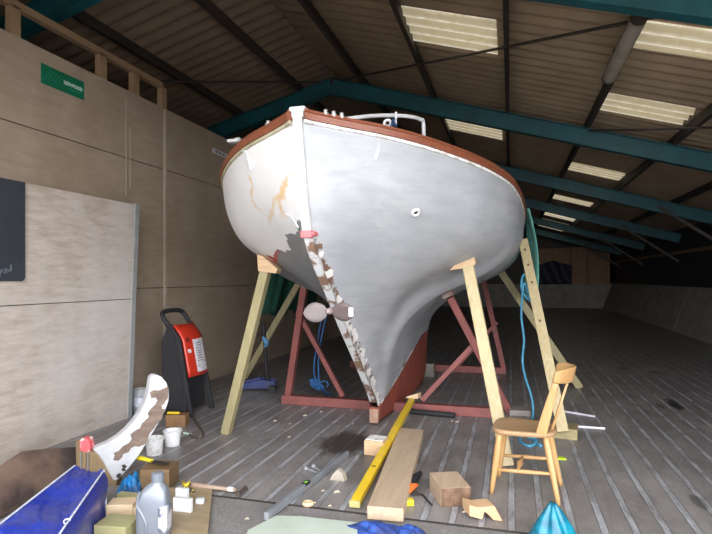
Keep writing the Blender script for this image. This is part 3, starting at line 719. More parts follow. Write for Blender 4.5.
# green sign and small white notice on the wall
def wall_quad(px, x=WX + .003): return [PX(u, v, x) for u, v in px]
q = wall_quad([(41, 63), (84, 82), (84, 100), (41, 83)])
ya, yb = q[0].y, q[1].y; zt, zb = q[0].z, q[3].z
zt = (q[0].z + q[1].z) / 2; zb = (q[2].z + q[3].z) / 2
t = thing('sign', 'green rectangular sign with white lettering, high on the plywood wall', 'sign', (WX, ya, zb))
b = BM(); add_prism(b, [(WX + .006, ya, zb), (WX + .006, yb, zb), (WX + .006, yb, zt), (WX + .006, ya, zt)], (-.006, 0, 0)); part('board', b, M('sign green', (.005, .17, .085), rough=.4), t, world=True)
def text(s, size, y, z, mt, root, x, bold=0):
    cu = bpy.data.curves.new('lettering', 'FONT'); cu.body = s; cu.size = size; cu.extrude = .0008; cu.offset = bold
    o = bpy.data.objects.new('tmp', cu); COL.objects.link(o)
    bpy.context.view_layer.update(); dg = bpy.context.evaluated_depsgraph_get()
    me = bpy.data.meshes.new_from_object(o.evaluated_get(dg)); bpy.data.objects.remove(o)
    b = BM(); b.from_mesh(me)
    b.transform(Matrix.Translation((x, y, z)) @ Matrix(((0, 0, 1, 0), (1, 0, 0, 0), (0, 1, 0, 0), (0, 0, 0, 1))))
    return part('lettering', b, mt, root, world=True)
hgt = zt - zb; wdt = yb - ya
MTX = M('sign white', (.62, .78, .75)); MTX2 = M('sign light green', (.03, .30, .18))
tx = text('LEDWOOD', hgt * .25, ya + wdt * .50, zb + hgt * .44, MTX, t, WX + .008, .002)
b = BM(); add_box(b, (WX + .008, ya + wdt * .76, zb + hgt * .28), (.002, wdt * .30, hgt * .05)); part('small_print_line', b, MTX2, t, world=True)
for k in range(5):
    b = BM(); y_ = ya + wdt * (.06 + k * .07)
    add_prism(b, [(WX + .008, y_, zb + hgt * .25), (WX + .008, y_ + .008, zb + hgt * .25), (WX + .008, y_ + wdt * .16, zb + hgt * .8), (WX + .008, y_ + wdt * .16 - .008, zb + hgt * .8)], (-.001, 0, 0)); part('stripe', b, MTX2, t, world=True)
q = wall_quad([(212.5, 146.5), (227, 152.5), (224.5, 157.5), (212.5, 152.5)])
t = thing('notice', 'small white notice with dark print on the plywood wall beside the yacht', 'notice', (WX, q[0].y, q[2].z))
b = BM(); add_prism(b, [(WX + .005, q[0].y, q[3].z), (WX + .005, q[1].y, q[3].z), (WX + .005, q[1].y, q[0].z - .02), (WX + .005, q[0].y, q[0].z - .02)], (-.005, 0, 0)); part('sheet', b, MWHT, t, world=True)
b = BM(); zc = (q[0].z + q[3].z) / 2 - .01; yc = (q[0].y + q[1].y) / 2
for k in range(3): add_box(b, (WX + .006, yc - .1 + k * .1, zc), (.002, .07, .035))
part('print', b, MINK, t, world=True)
# ================================================================ RUDDER (curved flaking blade, standing on edge)
RD = 3.95
fx, fy = V((CT, ST, 0)), V((-ST, CT, 0))              # across and away, in plan
rz = G(112, 489); rt = thing('rudder', 'curved white rudder blade with paint peeling to brown wood, standing by the blue tarpaulin', 'rudder', (D(115, 489, RD).x, D(115, 489, RD).y, 0))
def rp(u, v, d=RD): return D(u, v, d)
outl = [(150.5, 378), (153, 375), (157, 374.5), (162, 377), (167, 383), (169.5, 391), (169, 401), (165.5, 411), (158.5, 424), (149, 440), (139, 456), (128, 470), (117, 481), (113, 481), (108, 472), (103, 462), (98, 455), (93, 450), (99, 446.5), (108, 443), (117, 437.5), (126, 430), (134, 421), (140, 412.5), (145, 402), (148.5, 390)]
MRUD = M('peeling white paint', (.46, .46, .475), (.38, .38, .40), 8, rough=.5)
b = BM(); add_prism(b, [rp(u, v) for u, v in outl], fy * .07 - fx * .05); part('blade', b, MRUD, rt, world=True, bevel=.018, seg=3, smooth=True)
def rpatch(px, mt, lb, off=.003):
    b = BM(); add_prism(b, [rp(u, v) - fy * off for u, v in px], fy * .004); part('bare_patch', b, mt, rt, world=True, label=lb)
cp = lambda L: [(100 + x / 4.858, 370 + y / 4.858) for x, y in L]
MBARE = M('bare brown wood', (.17, .12, .09), (.11, .075, .06), 10, (1, 1, 3), rough=.8)
rpatch(cp([(243, 108), (262, 97), (285, 100), (310, 90), (332, 78), (333, 112), (328, 140), (318, 150), (312, 165), (300, 172), (303, 190), (318, 188), (306, 215), (300, 240), (280, 258), (262, 285), (240, 310), (232, 340), (222, 358), (190, 372), (170, 370), (152, 378), (140, 398), (112, 408), (108, 425), (90, 440), (65, 438), (72, 415), (68, 402), (92, 392), (112, 370), (140, 355), (155, 335), (148, 312), (170, 295), (195, 282), (205, 258), (238, 228), (232, 208), (250, 185), (268, 168), (280, 148), (270, 133), (250, 138)]), MBARE, 'large bare brown patch along the blade')
for px in ([(105, 462), (120, 458), (132, 470), (120, 478), (128, 488), (112, 492), (104, 482), (112, 474)], [(80, 508), (98, 500), (104, 512), (90, 525), (82, 522)]):
    rpatch(cp(px), MGAP, 'small dark chip')
# brown heel of the rudder stock with red end and steel straps
MBRW = M('brown stained wood', (.20, .135, .07), (.13, .085, .045), 6, (1, 1, .4), rough=.8)
b = BM(); add_prism(b, [rp(*p_) for p_ in ((86, 451), (97, 453), (104, 464), (112, 477), (117, 482), (112, 497), (86, 497))], fy * .10); part('stock', b, MBRW, rt, world=True, bevel=.01, label='brown wooden stock')
b = BM(); add_prism(b, [rp(*p_) - fy * .004 for p_ in ((79.5, 441), (82, 438), (88, 439), (90.5, 447), (89, 453), (84, 452), (79.5, 450))], fy * .08); part('stock_end', b, M('red and white end', (.62, .09, .10), (.66, .60, .58), 18, rough=.6, lo=.52, hi=.6), rt, world=True, bevel=.008, label='red painted end with white edge')
b = BM(); add_prism(b, [rp(*p_) for p_ in ((75, 441), (81, 438), (86, 452), (86, 490), (76, 490))], fy * .09); part('stock', b, MBRW, rt, world=True, bevel=.01)
for u in (81.5, 88.5):
    b = BM(); add_beam(b, rp(u, 452) - fy * .008, rp(u, 492) - fy * .008, .012, .006); part('strap', b, MSTEEL, rt, world=True, label='grey steel strap')
# ================================================================ BLUE TARPAULIN BUNDLE, BROWN BOARD
MTARP = M('blue tarpaulin', (.015, .035, .30), (.012, .025, .22), 9, rough=.32, bmp=.5)
tA, tB = D(75, 466, 3.5), D(104, 471, 3.42)           # far end, top corners
tA.z = tB.z = .29
tC, tD = D(-6, 527, 2.62), D(55, 540, 2.5); tC.z = tD.z = .29
tt = thing('tarpaulin_bundle', 'blue tarpaulin bundle with white piped seams, in the near left corner', 'tarpaulin', ((tA.x + tD.x) / 2, (tA.y + tD.y) / 2, 0))
rows = []
for i in range(21):
    s = i / 20; a, c_ = tA.lerp(tC, s), tB.lerp(tD, s); r = []
    oa, oc = V((-.03, 0, 0)), V((.05, 0, 0))
    for k in range(7): r.append(V((a.x - .04, a.y, a.z * k / 6 + 0.0)) if k < 6 else a)
    for k in range(1, 9):
        q = k / 9; p_ = a.lerp(c_, q); p_.z += .022 * math.sin(q * math.pi) * math.sin(s * 9) - .015 * math.sin(q * math.pi) + .008 * math.sin(q * 23 + s * 31) + .007 * math.sin(s * 47 + q * 9); r.append(p_)
    r.append(c_.copy())
    for k in range(1, 7): r.append(V((c_.x + .03 * math.sin(k) * .4 + .02, c_.y, c_.z * (1 - k / 6))))
    rows.append(r)
b = BM(); g = add_grid(b, rows); b.faces.new(g[0]); b.faces.new(g[-1][::-1]); part('cover', b, MTARP, tt, world=True, smooth=True)
MPIPE = M('white piping', (.62, .64, .70), (.4, .42, .5), 30)
for L in ([tA, tA.lerp(tC, .5), tC], [tB, tB.lerp(tD, .5), tD], [tB, V((tB.x + .02, tB.y, .0))]):
    L = [V(p_) + V((0, 0, .006)) for p_ in L]; b = BM(); add_tube(b, L, .0055, 6); part('piping', b, MPIPE, tt, world=True, smooth=True)
b = BM(); c0 = D(67, 525.5, 2.62) + V((0, 0, .02)); add_tube(b, [c0 + V((.018 * math.cos(a), .008 * math.sin(a), .008 * math.sin(a))) for a in [.6 + 4.6 * k / 14 for k in range(14)]], .0028, 6); part('ring', b, MPIPE, tt, world=True, smooth=True, label='white plastic ring')
MBB = M('dark stained board', (.15, .095, .068), (.045, .03, .025), 3.0, (1, 1, 1), rough=.75, lo=.4, hi=.62, detail=6)
b = BM(); pp = []
for u, v, d in ((-24, 478, 3.45), (-4, 470, 3.55), (8, 460, 3.65), (20, 452.5, 3.75), (34, 450.5, 3.85), (55, 449, 4.0), (76, 448, 4.15), (94, 449, 4.3)):
    pp.append(D(u, v, d))
b2 = [V((p_.x + .16, p_.y - .16, 0.0)) for p_ in pp]
rows = [[p_.lerp(q_, k / 5) for k in range(6)] for p_, q_ in zip(pp, b2)]
add_grid(b, rows); solo('board', b, MBB, 'dark stained brown board leaning on the plywood screen behind the blue tarpaulin', 'board', thick=.03)
# ================================================================ SMALL THINGS, LEFT FOREGROUND
def tub(u, v, r0, r1, h, mt, label, d=None, lid=False):
    g = G(u, v); t = thing('paint_tub', label, 'tub', tuple(g), 0, 'plastic tubs by the rudder')
    b = BM(); add_lathe(b, [(.001, .004), (r0, .0), (r0 + (r1 - r0) * .5, h * .5), (r1, h * .93), (r1 + .008, h * .94), (r1 + .008, h), (r1 - .004, h), (r0 - .004, .01), (.001, .01)], (0, 0, 0), 28, cap=False); part('body', b, mt, t, smooth=True)
    return t
MTUB = M('white plastic', (.80, .80, .82), (.74, .74, .76), 6, rough=.4)
MTUB2 = M('stained white plastic', (.74, .74, .74), (.50, .46, .40), 16, rough=.5, lo=.52, hi=.66)
tub(172.5, 445, .062, .077, .135, MTUB, 'clean white plastic tub standing on the floor behind the stained tub')
tub(154.5, 454, .062, .076, .14, MTUB2, 'paint-stained white plastic tub close behind the rudder blade')
m, nt, bs = new_mat('cloudy plastic'); bs.inputs['Base Color'].default_value = (.7, .72, .75, 1); bs.inputs['Roughness'].default_value = .3; bs.inputs['Transmission Weight'].default_value = .6
t = tub(140.5, 412, .08, .085, .26, m, 'cloudy clear plastic tub with a printed label, between the rudder tip and the plywood screen')
b = BM(); add_lathe(b, [(.0845, .08), (.0855, .08), (.0865, .17), (.0855, .17)], (0, 0, 0), 28, cap=False); part('label_band', b, M('bluish label', (.45, .48, .6), (.7, .7, .75), 20), t)
b = BM(); add_box(b, G(174, 427) + V((0, .06, .06)), (.20, .14, .12), Matrix.Rotation(.3, 3, 'Z')); solo('carton', b, M('brown carton', (.24, .13, .055), (.17, .09, .04), 6), 'brown carton on the floor at the foot of the machine', 'box', bevel=.004)
b = BM(); g = G(174, 427) + V((0, .04, .133)); add_beam(b, g + V((-.09, -.02, 0)), g + V((.04, .0, .002)), .035, .022); solo('brush_handle', b, M('yellow plastic', (.75, .55, .03), rough=.4), 'yellow handle lying on the brown carton', 'handle', bevel=.008)
# stack of blocks with a yellow handled tool
MOLD = wood('old brown timber', (.19, .115, .055), (.12, .075, .035), 0, 6)
def block(u, v, s, rot, mt, label, z0=0, cat='block', group=None, bev=.005):
    g = G(u, v, z0); b = BM(); add_box(b, g + V((0, s[1] / 2, s[2] / 2)), s, Matrix.Rotation(rot, 3, 'Z')); return solo('wooden_block', b, mt, label, cat, group, bevel=bev)
block(151, 491, (.21, .2, .15), .25, MOLD, 'brown timber block under the yellow-handled knife')
kz = .175; g0 = G(134, 456.5, kz); g1 = G(152, 461, kz); g2 = G(168, 464, kz)
t = thing('scraper', 'yellow-handled scraper lying on the brown timber block', 'scraper', tuple(g1))
b = BM(); add_tube(b, [g0, g0.lerp(g1, .3), g1], [.018, .022, .016], 10, squash=.8); part('handle', b, M('yellow grip', (.80, .62, .03), rough=.4), t, world=True, smooth=True)
b = BM(); add_beam(b, g1, g2, .035, .005); part('blade', b, M('dark steel', (.06, .06, .065), rough=.4, metal=.5), t, world=True)
# bright blue cloth under the rudder
def crumple(c_, rx, ry, h, seed, n=22, mthick=.004, peaky=1.0):
    rnd = random.Random(seed); ks = [(rnd.uniform(4, 11), rnd.uniform(4, 11), rnd.uniform(0, 6), rnd.uniform(.3, 1)) for _ in range(6)]
    rows = []
    for j in range(n + 1):
        r = []
        for i in range(n + 1):
            a, e = -1 + 2 * i / n, -1 + 2 * j / n
            rr = math.hypot(a, e); edge_ = 1 + .18 * math.sin(5 * math.atan2(e, a) + seed)
            base = max(0, 1 - (rr / 1.15) ** 2) ** peaky
            w = sum(k3 * math.sin(k0 * a + k1 * e + k2) for k0, k1, k2, k3 in ks) / 6
            r.append(c_ + V((a * rx * edge_, e * ry * edge_, max(.004, h * base * (.75 + .7 * w)))))
        rows.append(r)
    return rows
MBLU = M('bright blue cloth', (.008, .17, .42), (.006, .06, .17), 14, rough=.6, lo=.42, hi=.58)
b = BM(); add_grid(b, crumple(G(122, 497) + V((0, .1, 0)), .075, .08, .15, 3)); solo('cloth', b, MBLU, 'crumpled bright blue cloth under the rudder blade', 'cloth', smooth='all', thick=.004)
MCUT = wood('fresh cut pine', (.68, .52, .34), (.56, .40, .24), 0, 5)
MGRN = wood('greenish pine', (.36, .33, .16), (.27, .25, .12), 0, 5)
block(116, 521, (.16, .12, .10), .35, MCUT, 'pale pine offcut beside the blue tarpaulin')
block(108, 541, (.20, .16, .085), .12, MGRN, 'greenish offcut at the near end of the blue tarpaulin')
block(136, 503, (.30, .05, .05), .05, MGRN, 'thin greenish batten lying behind the silver bottle')
b = BM(); add_lathe(b, [(.001, 0), (.045, 0), (.048, .04), (.04, .075), (.001, .08)], G(133, 517), 18, cap=False); solo('wooden_plug', b, MCUT, 'round pale wooden offcut left of the silver bottle', 'offcut', smooth=True)
# silver oil bottle
g = G(154, 538); t = thing('oil_bottle', 'silver grey plastic oil bottle with cap standing on the floor', 'bottle', tuple(g), .25)
MSIL = M('silver plastic', (.20, .22, .25), (.165, .185, .215), 5, rough=.35, metal=.2)
b = BM(); lv = [(0, .086, .055), (.02, .094, .06), (.17, .094, .06), (.23, .088, .058), (.275, .075, .05), (.305, .056, .04), (.318, .036, .034), (.33, .03, .03)]
rows = []
for z, w, dp in lv:
    r = []
    for k in range(33):
        a = 2 * math.pi * k / 32; ca, sa = math.cos(a), math.sin(a); e = .5
        xx = w * math.copysign(abs(ca) ** e, ca); yy = dp * math.copysign(abs(sa) ** e, sa)
        if z > .3: xx, yy = w * ca, dp * sa
        r.append((xx + (.022 if z > .25 else 0) * (z - .25) / .08, yy, z))
    rows.append(r)
g_ = add_grid(b, rows); b.faces.new(g_[0][:-1]); b.faces.new(g_[-1][:-1]); part('body', b, MSIL, t, smooth=True)
b = BM(); add_lathe(b, [(.034, .33), (.035, .335), (.035, .375), (.028, .38), (.001, .38)], (.022, 0, 0), 22); part('cap', b, MSIL, t, smooth=True)
b = BM(); add_tube(b, smooth_path([(-.062, -.050, .285), (-.076, -.054, .21), (-.045, -.060, .16), (-.02, -.062, .10), (-.02, -.06, .02)], 5), .008, 8); part('moulded_rib', b, MSIL, t, smooth=True)
b = BM(); add_box(b, (.07, -.02, .13), (.052, .09, .15)); part('label_sheet', b, M('label print', (.5, .5, .55), (.10, .11, .14), 14, lo=.45, hi=.55), t, bevel=.012, label='printed label with dark lettering')
# plywood offcut on the apron with white boxes and a hammer
b = BM(); add_prism(b, [G(u, v, .022) for u, v in ((152, 488), (212.5, 486.5), (206.5, 545), (140, 548))], (0, 0, -.02)); solo('plywood_offcut', b, M('weathered ply', (.33, .25, .15), (.25, .19, .11), 5, (1, 3, 1)), 'weathered plywood offcut lying on the concrete right of the silver bottle', 'board')
def cardbox(u, v, s, rot, z0, label):
    g = G(u, v, z0); b = BM(); add_box(b, g + V((0, s[1] / 2, s[2] / 2)), s, Matrix.Rotation(rot, 3, 'Z')); return solo('small_box', b, MWHT, label, 'box', 'white cartons on the plywood offcut', bevel=.003)
cardbox(181.5, 512, (.125, .03, .085), .05, .022, 'larger white carton standing on the plywood offcut')
cardbox(181, 505, (.085, .03, .105), .05, .022, 'smaller white carton standing behind the larger one')
b = BM(); g = G(198.5, 505, .022); add_box(b, g + V((0, .02, .02)), (.055, .04, .035), Matrix.Rotation(.3, 3, 'Z')); solo('plastic_scrap', b, M('grey plastic', (.5, .52, .55)), 'small grey plastic piece beside the white cartons', 'scrap', bevel=.006)
hz = .034; h0, h1, h2 = G(190, 484.5, hz), G(236, 490, hz), G(242, 491, hz)
t = thing('hammer', 'worn hammer with brown handle lying across the plywood offcut', 'hammer', tuple(h1))
b = BM(); add_tube(b, [h0, h0.lerp(h1, .5), h1], [.017, .015, .013], 10); part('handle', b, wood('worn handle', (.30, .19, .12), (.45, .36, .30), 0, 9), t, world=True, smooth=True)
b = BM(); ax = (h1 - h0).normalized(); pe = ax.cross(V((0, 0, 1))).normalized(); add_tube(b, [h2 - pe * .055, h2 - pe * .03, h2 + pe * .03, h2 + pe * .06], [.017, .013, .013, .016], 10); part('head', b, M('rusty steel', (.08, .06, .055), (.13, .10, .09), 12, metal=.5), t, world=True, smooth=True)
b = BM(); add_tube(b, [h1 - ax * .06, h1 - ax * .02], .0155, 10); part('collar', b, MTUB, t, world=True)
b = BM(); add_tube(b, smooth_path([G(183, 482, .04), G(186, 486, .05), G(189, 483, .06), G(188, 487, .03), G(193, 492, .03)], 4), .013, 8); solo('clamp', b, M('yellow and black', (.70, .52, .03), (.03, .03, .03), 26, lo=.48, hi=.52), 'small yellow and black clamp at the end of the hammer handle', 'clamp', smooth='all')
# ================================================================ CENTRE FOREGROUND
# grey aluminium level and yellow straightedge
a0, a1 = G(266, 521), G(347.5, 457)
t = thing('spirit_level', 'grey metal spirit level with a green vial lying on the slatted floor', 'spirit level', tuple(a0))
up = V((0, 0, 1)); 
b = BM(); add_beam(b, a0 + up * .028, a1 + up * .028, .032, .05, up=up); part('body', b, M('grey alloy', (.27, .29, .31), (.22, .235, .25), 9, rough=.4, metal=.3), t, world=True, bevel=.004)
b = BM(); add_beam(b, a0.lerp(a1, .40) + up * .05, a0.lerp(a1, .43) + up * .05, .022, .012, up=up); part('vial', b, M('green vial', (.25, .65, .08), rough=.2), t, world=True, bevel=.004)
b = BM(); add_beam(b, a0.lerp(a1, .385) + up * .046, a0.lerp(a1, .445) + up * .046, .035, .017, up=up); part('vial_frame', b, MBLK, t, world=True)
y0_, y1_ = G(355, 503.5, .035), V((-1.055, 6.03, .135))
t = thing('straightedge', 'long yellow level propped from the floor onto the red cradle beam', 'spirit level', tuple(V((y0_.x, y0_.y, 0))))
b = BM(); add_beam(b, y0_, y1_, .062, .045, up=up); part('body', b, M('yellow enamel', (.80, .55, .015), (.72, .48, .015), 6, rough=.35), t, world=True, bevel=.003)
b = BM(); dv = (y1_ - y0_).normalized(); add_beam(b, y0_ - dv * .012, y0_ + dv * .002, .07, .043, up=up); part('end_cap', b, M('dull end', (.45, .38, .15)), t, world=True)
b = BM(); add_beam(b, y0_.lerp(y1_, .22) + up * .022, y0_.lerp(y1_, .228) + up * .022, .03, .006, up=up); part('vial', b, M('dark vial', (.12, .10, .02)), t, world=True)
# plank and blocks
MPLK = wood('dusty plank', (.50, .375, .26), (.40, .29, .195), 1, 4)
pt = [(399, 427.5), (423.5, 429.5), (403.5, 509), (367, 506)]
b = BM(); add_prism(b, [G(u, v, .085) for u, v in pt], (0, 0, -.083)); solo('plank', b, MPLK, 'thick dusty plank lying on the floor below the keel', 'plank', bevel=.006)
block(374, 456, (.17, .18, .125), -.05, MBLOCK, 'timber block with chalky white top under the yellow level')
b = BM(); add_box(b, G(374, 456) + V((-.0, .09, .1275)), (.15, .15, .004), Matrix.Rotation(-.05, 3, 'Z')); solo('paper', b, MWTRIM, 'chalky white scrap on top of the timber block', 'paper')
wq = V((-1.05, 6.02, .163)); b = BM(); add_prism(b, [wq + V((-.07, -.03, 0)), wq + V((.07, -.03, 0)), wq + V((.07, -.03, .06)), wq + V((-.05, -.03, .02))], (.02, .08, 0)); solo('wedge', b, MCUT, 'pale wedge at the far end of the yellow level', 'wedge')
A, B, C = G(441, 507.5), G(471, 506), G(429.5, 490)
b = BM(); add_prism(b, [A, B, B + (C - A), C], (0, 0, .125)); bk = solo('wooden_block', b, [MPLK, M('dark end grain', (.09, .045, .025), (.19, .11, .065), 14, (1, 1, 1), lo=.35, hi=.62)], 'large sawn timber block with dark end, right of the plank', 'block', bevel=.004)
for p_ in bk.data.polygons:
    if p_.normal.y < -.5 and abs(p_.normal.z) < .3: p_.material_index = 1
cq = lambda L: [(340 + x / 3.955, 444 + y / 3.955) for x, y in L]
fl_ = [D(u, v, 3.36) for u, v in cq([(512, 258), (545, 268), (612, 262), (645, 322), (607, 318), (592, 300), (572, 284), (563, 316), (513, 302)])]
mz = min(p_.z for p_ in fl_)
fl_ = [V((p_.x, p_.y, p_.z - mz)) for p_ in fl_]
b = BM(); add_prism(b, fl_, fy * .12 - fx * .02); solo('wooden_block', b, wood('orange pine', (.60, .39, .22), (.50, .31, .17), 0, 5), 'small notched pine offcut in front of the wooden chair', 'block', bevel=.003)
# orange and black tool
g = G(408, 497); t = thing('hand_tool', 'orange and black hand tool with yellow tip lying beside the plank', 'tool', tuple(g))
b = BM(); add_tube(b, [G(404, 488, .03), G(409, 483, .04), G(414, 479, .04), G(420, 473, .03)], [.03, .035, .03, .018], 10); part('body', b, MBLK, t, world=True, smooth=True)
b = BM(); add_tube(b, [G(407.5, 492, .04), G(411, 487, .055), G(417, 485, .05)], [.02, .028, .012], 10); part('grip', b, M('orange plastic', (.75, .16, .03), rough=.4), t, world=True, smooth=True)
b = BM(); add_box(b, G(409, 502, .022), (.06, .05, .04), Matrix.Rotation(.4, 3, 'Z')); part('tip', b, M('bright yellow', (.85, .68, .02), rough=.4), t, world=True, bevel=.006)
b = BM(); add_tube(b, smooth_path([G(411, 494, .02), G(421, 494, .02), G(428, 501, .01), G(432, 505, .01)], 5), .007, 6); part('cord', b, MBLK, t, world=True, smooth=True)
# blue rags and pale sheet
MRAG = M('blue glove cloth', (.02, .07, .32), (.02, .035, .14), 18, rough=.7, lo=.42, hi=.6)
b = BM(); add_grid(b, crumple(G(377, 531), .16, .09, .055, 5)); solo('rag', b, MRAG, 'larger crumpled blue rag at the near end of the plank', 'rag', 'blue rags', smooth='all', thick=.004)
b = BM(); add_grid(b, crumple(G(411, 534), .075, .06, .05, 8)); solo('rag', b, MRAG, 'smaller blue rag right of the plank end', 'rag', 'blue rags', smooth='all', thick=.004)
b = BM(); add_prism(b, [G(u, v, .012) for u, v in ((276, 515.5), (300, 516), (345, 521), (372, 524), (372, 560), (238, 560), (248, 530))], (0, 0, -.010)); solo('sheet', b, M('pale green sheet', (.50, .56, .48), (.42, .48, .40), 3, rough=.35), 'pale green sheet lying on the concrete at the bottom edge', 'sheet')
# dark pipe before the cradle beam
b = BM(); add_tube(b, [G(409, 411, .03), G(455, 415.5, .03)], .03, 12); solo('pipe', b, MBLK, 'short black pipe lying along the red cradle beam', 'pipe', smooth=True)
block(428, 377, (.17, .16, .20), 0, M('grey block', (.22, .20, .18)), 'grey block at the end of the far cradle beam beside the keel')
block(519, 416, (.22, .22, .06), .1, M('grey timber', (.30, .27, .23), (.22, .2, .17), 6), 'grey timber pad under the foot of the red cradle leg behind the chair')
# chips, screws
MCHIP = M('pale chip', (.62, .52, .40), (.5, .42, .33), 10)
for u, v, r in ((275, 421, .018), (305, 415.5, .022), (321, 412, .016), (290, 424, .014), (289, 437, .014), (352, 410, .014), (457, 422, .02), (353, 424, .012), (337, 492, .022), (323, 491, .012), (314, 503, .013), (330, 506, .012), (247, 519, .013), (392, 489, .012), (465, 512, .016), (452, 421, .014)):
    b = BM(); g = G(u, v, r * .35); add_tube(b, [g + V((-r, 0, -r * .2)), g + V((0, r * .3, .004)), g + V((r, 0, r * .1))], [r * .5, r * .8, r * .3], 7, squash=.45)
    solo('wood_chip', b, MCHIP, 'pale wood chip lying loose on the floor', 'chip', 'wood chips scattered on the floor')
b = BM(); add_lathe(b, [(.035, 0), (.04, .012), (.03, .024), (.012, .02), (.012, .004)], G(308, 505), 14); solo('wood_ring', b, MCUT, 'round pale wood scrap near the grey spirit level', 'offcut')
b = BM(); g = G(337, 481); add_prism(b, [g + V((-.06, 0, .0)), g + V((.06, 0, 0)), g + V((.04, .0, .055)), g + V((-.0, 0, .085)), g + V((-.04, 0, .04))], (.01, .05, 0)); solo('wedge', b, M('grey brown wedge', (.38, .33, .27)), 'small grey brown wooden wedge between the two levels', 'wedge', bevel=.004)
for a_, c_, lb in (((305, 468), (318, 473), 'longer bright bolt lying left of the grey spirit level'), ((313, 466), (320, 471), 'shorter bolt lying left of the grey spirit level, farther from the viewer')):
    p_, q_ = G(*a_, .012), G(*c_, .012); b = BM(); add_spindle(b, p_, q_, [(0, .016), (.12, .016), (.121, .009), (1, .008)], 8); solo('bolt', b, M('bright steel', (.55, .56, .6), rough=.3, metal=.6), lb, 'bolt')
# ================================================================ CHAIR
MCHR = wood('honey varnished pine', (.54, .32, .135), (.44, .245, .095), 2, 5, rough=.4)
MSEAT = wood('worn seat', (.40, .25, .13), (.33, .20, .10), 0, 5, rough=.45)
ch = thing('wooden_chair', 'varnished pine kitchen chair standing side-on on the slatted floor', 'chair', (.10, 4.05, 0), math.radians(173))
# local x = forward, y = right of sitter reversed by the turn; seat 0.44 high
def seat_out(s=1.0, z=0):
    pts = []
    for k in range(48):
        a = 2 * math.pi * k / 48; ca, sa = math.cos(a), math.sin(a); e = .55
        x = .215 * math.copysign(abs(ca) ** e, ca); w = .19 + .025 * (x / .215); y = w * math.copysign(abs(sa) ** e, sa)
        pts.append(V((x * s, y * s, z)))
    return pts
b = BM(); rows = []
for s, z in ((.001, .420), (.90, .418), (.985, .424), (1, .438), (.985, .452), (.93, .456), (.75, .449), (.45, .443), (.001, .444)):
    r = seat_out(s, z); rows.append(r + [r[0]])
add_grid(b, rows); part('seat', b, MSEAT, ch, smooth='all')
legs = {'front near': ((.15, .15), (.205, .175)), 'front far': ((.15, -.15), (.205, -.175)), 'rear near': ((-.15, .13), (-.235, .20)), 'rear far': ((-.15, -.13), (-.235, -.17))}
lp = [(0, .013), (.10, .016), (.45, .021), (.75, .024), (.9, .021), (1, .02)]
LP = {}
for k, (tp, ft) in legs.items():
    p0, p1 = V((ft[0], ft[1], 0)), V((tp[0], tp[1], .425)); LP[k] = (p0, p1)
    b = BM(); add_spindle(b, p0, p1, lp); part('leg', b, MCHR, ch, smooth='all')
sp_ = [(0, .009), (.3, .013), (.5, .015), (.7, .013), (1, .009)]
mid = {}
for s in ('near', 'far'):
    a = LP['front ' + s][0].lerp(LP['front ' + s][1], .40); c_ = LP['rear ' + s][0].lerp(LP['rear ' + s][1], .45)
    b = BM(); add_spindle(b, a, c_, sp_); part('stretcher', b, MCHR, ch, smooth='all'); mid[s] = a.lerp(c_, .4)
b = BM(); add_spindle(b, mid['near'], mid['far'], [(0, .009), (.25, .012), (.4, .02), (.5, .024), (.6, .02), (.75, .012), (1, .009)]); part('stretcher', b, MCHR, ch, smooth='all')
def slat(y0, y1, w0, w1, w2, xb, xt):
    rows = []
    for k in range(9):
        t = k / 8; w = w0 * (1 - t) ** 2 + 2 * w1 * t * (1 - t) + w2 * t * t
        c_ = V((xb + (xt - xb) * t, y0 + (y1 - y0) * t, .44 + .36 * t)); rows.append([c_ + V((-w * .75 * s_, w * .66 * s_ , 0)) if False else c_ + V((w * s_ * .9, 0, w * s_ * .3)) for s_ in (-1, 0, 1)])
    b = BM(); add_grid(b, rows); return b
for y in (.155, -.155): part('stile', slat(y, y * 1.05, .036, .034, .018, -.12, -.215), MCHR, ch, smooth='all', thick=.024, bevel=.004)
b = BM(); rows = []
for k in range(9):
    t = k / 8; w = .045 + .025 * math.sin(math.pi * t * 1.2); rows.append([V((-.18 - .11 * t, w * s_, .44 + .36 * t)) for s_ in (-1, 0, 1)])
add_grid(b, rows); part('splat', b, MCHR, ch, smooth='all', thick=.016, bevel=.003)
b = BM(); rows = []
for k in range(21):
    s_ = -1 + 2 * k / 20; y = .20 * s_; xx = -.32 + .115 * s_ * s_; hh = .054 * (1 - .35 * s_ ** 6)
    rows.append([V((xx - dz * .22, y, (.842 + dz))) for dz in (-hh * .9, -hh * .3, hh * .4, hh)])
add_grid(b, rows); part('crest_rail', b, MCHR, ch, smooth='all', thick=.022, bevel=.005)
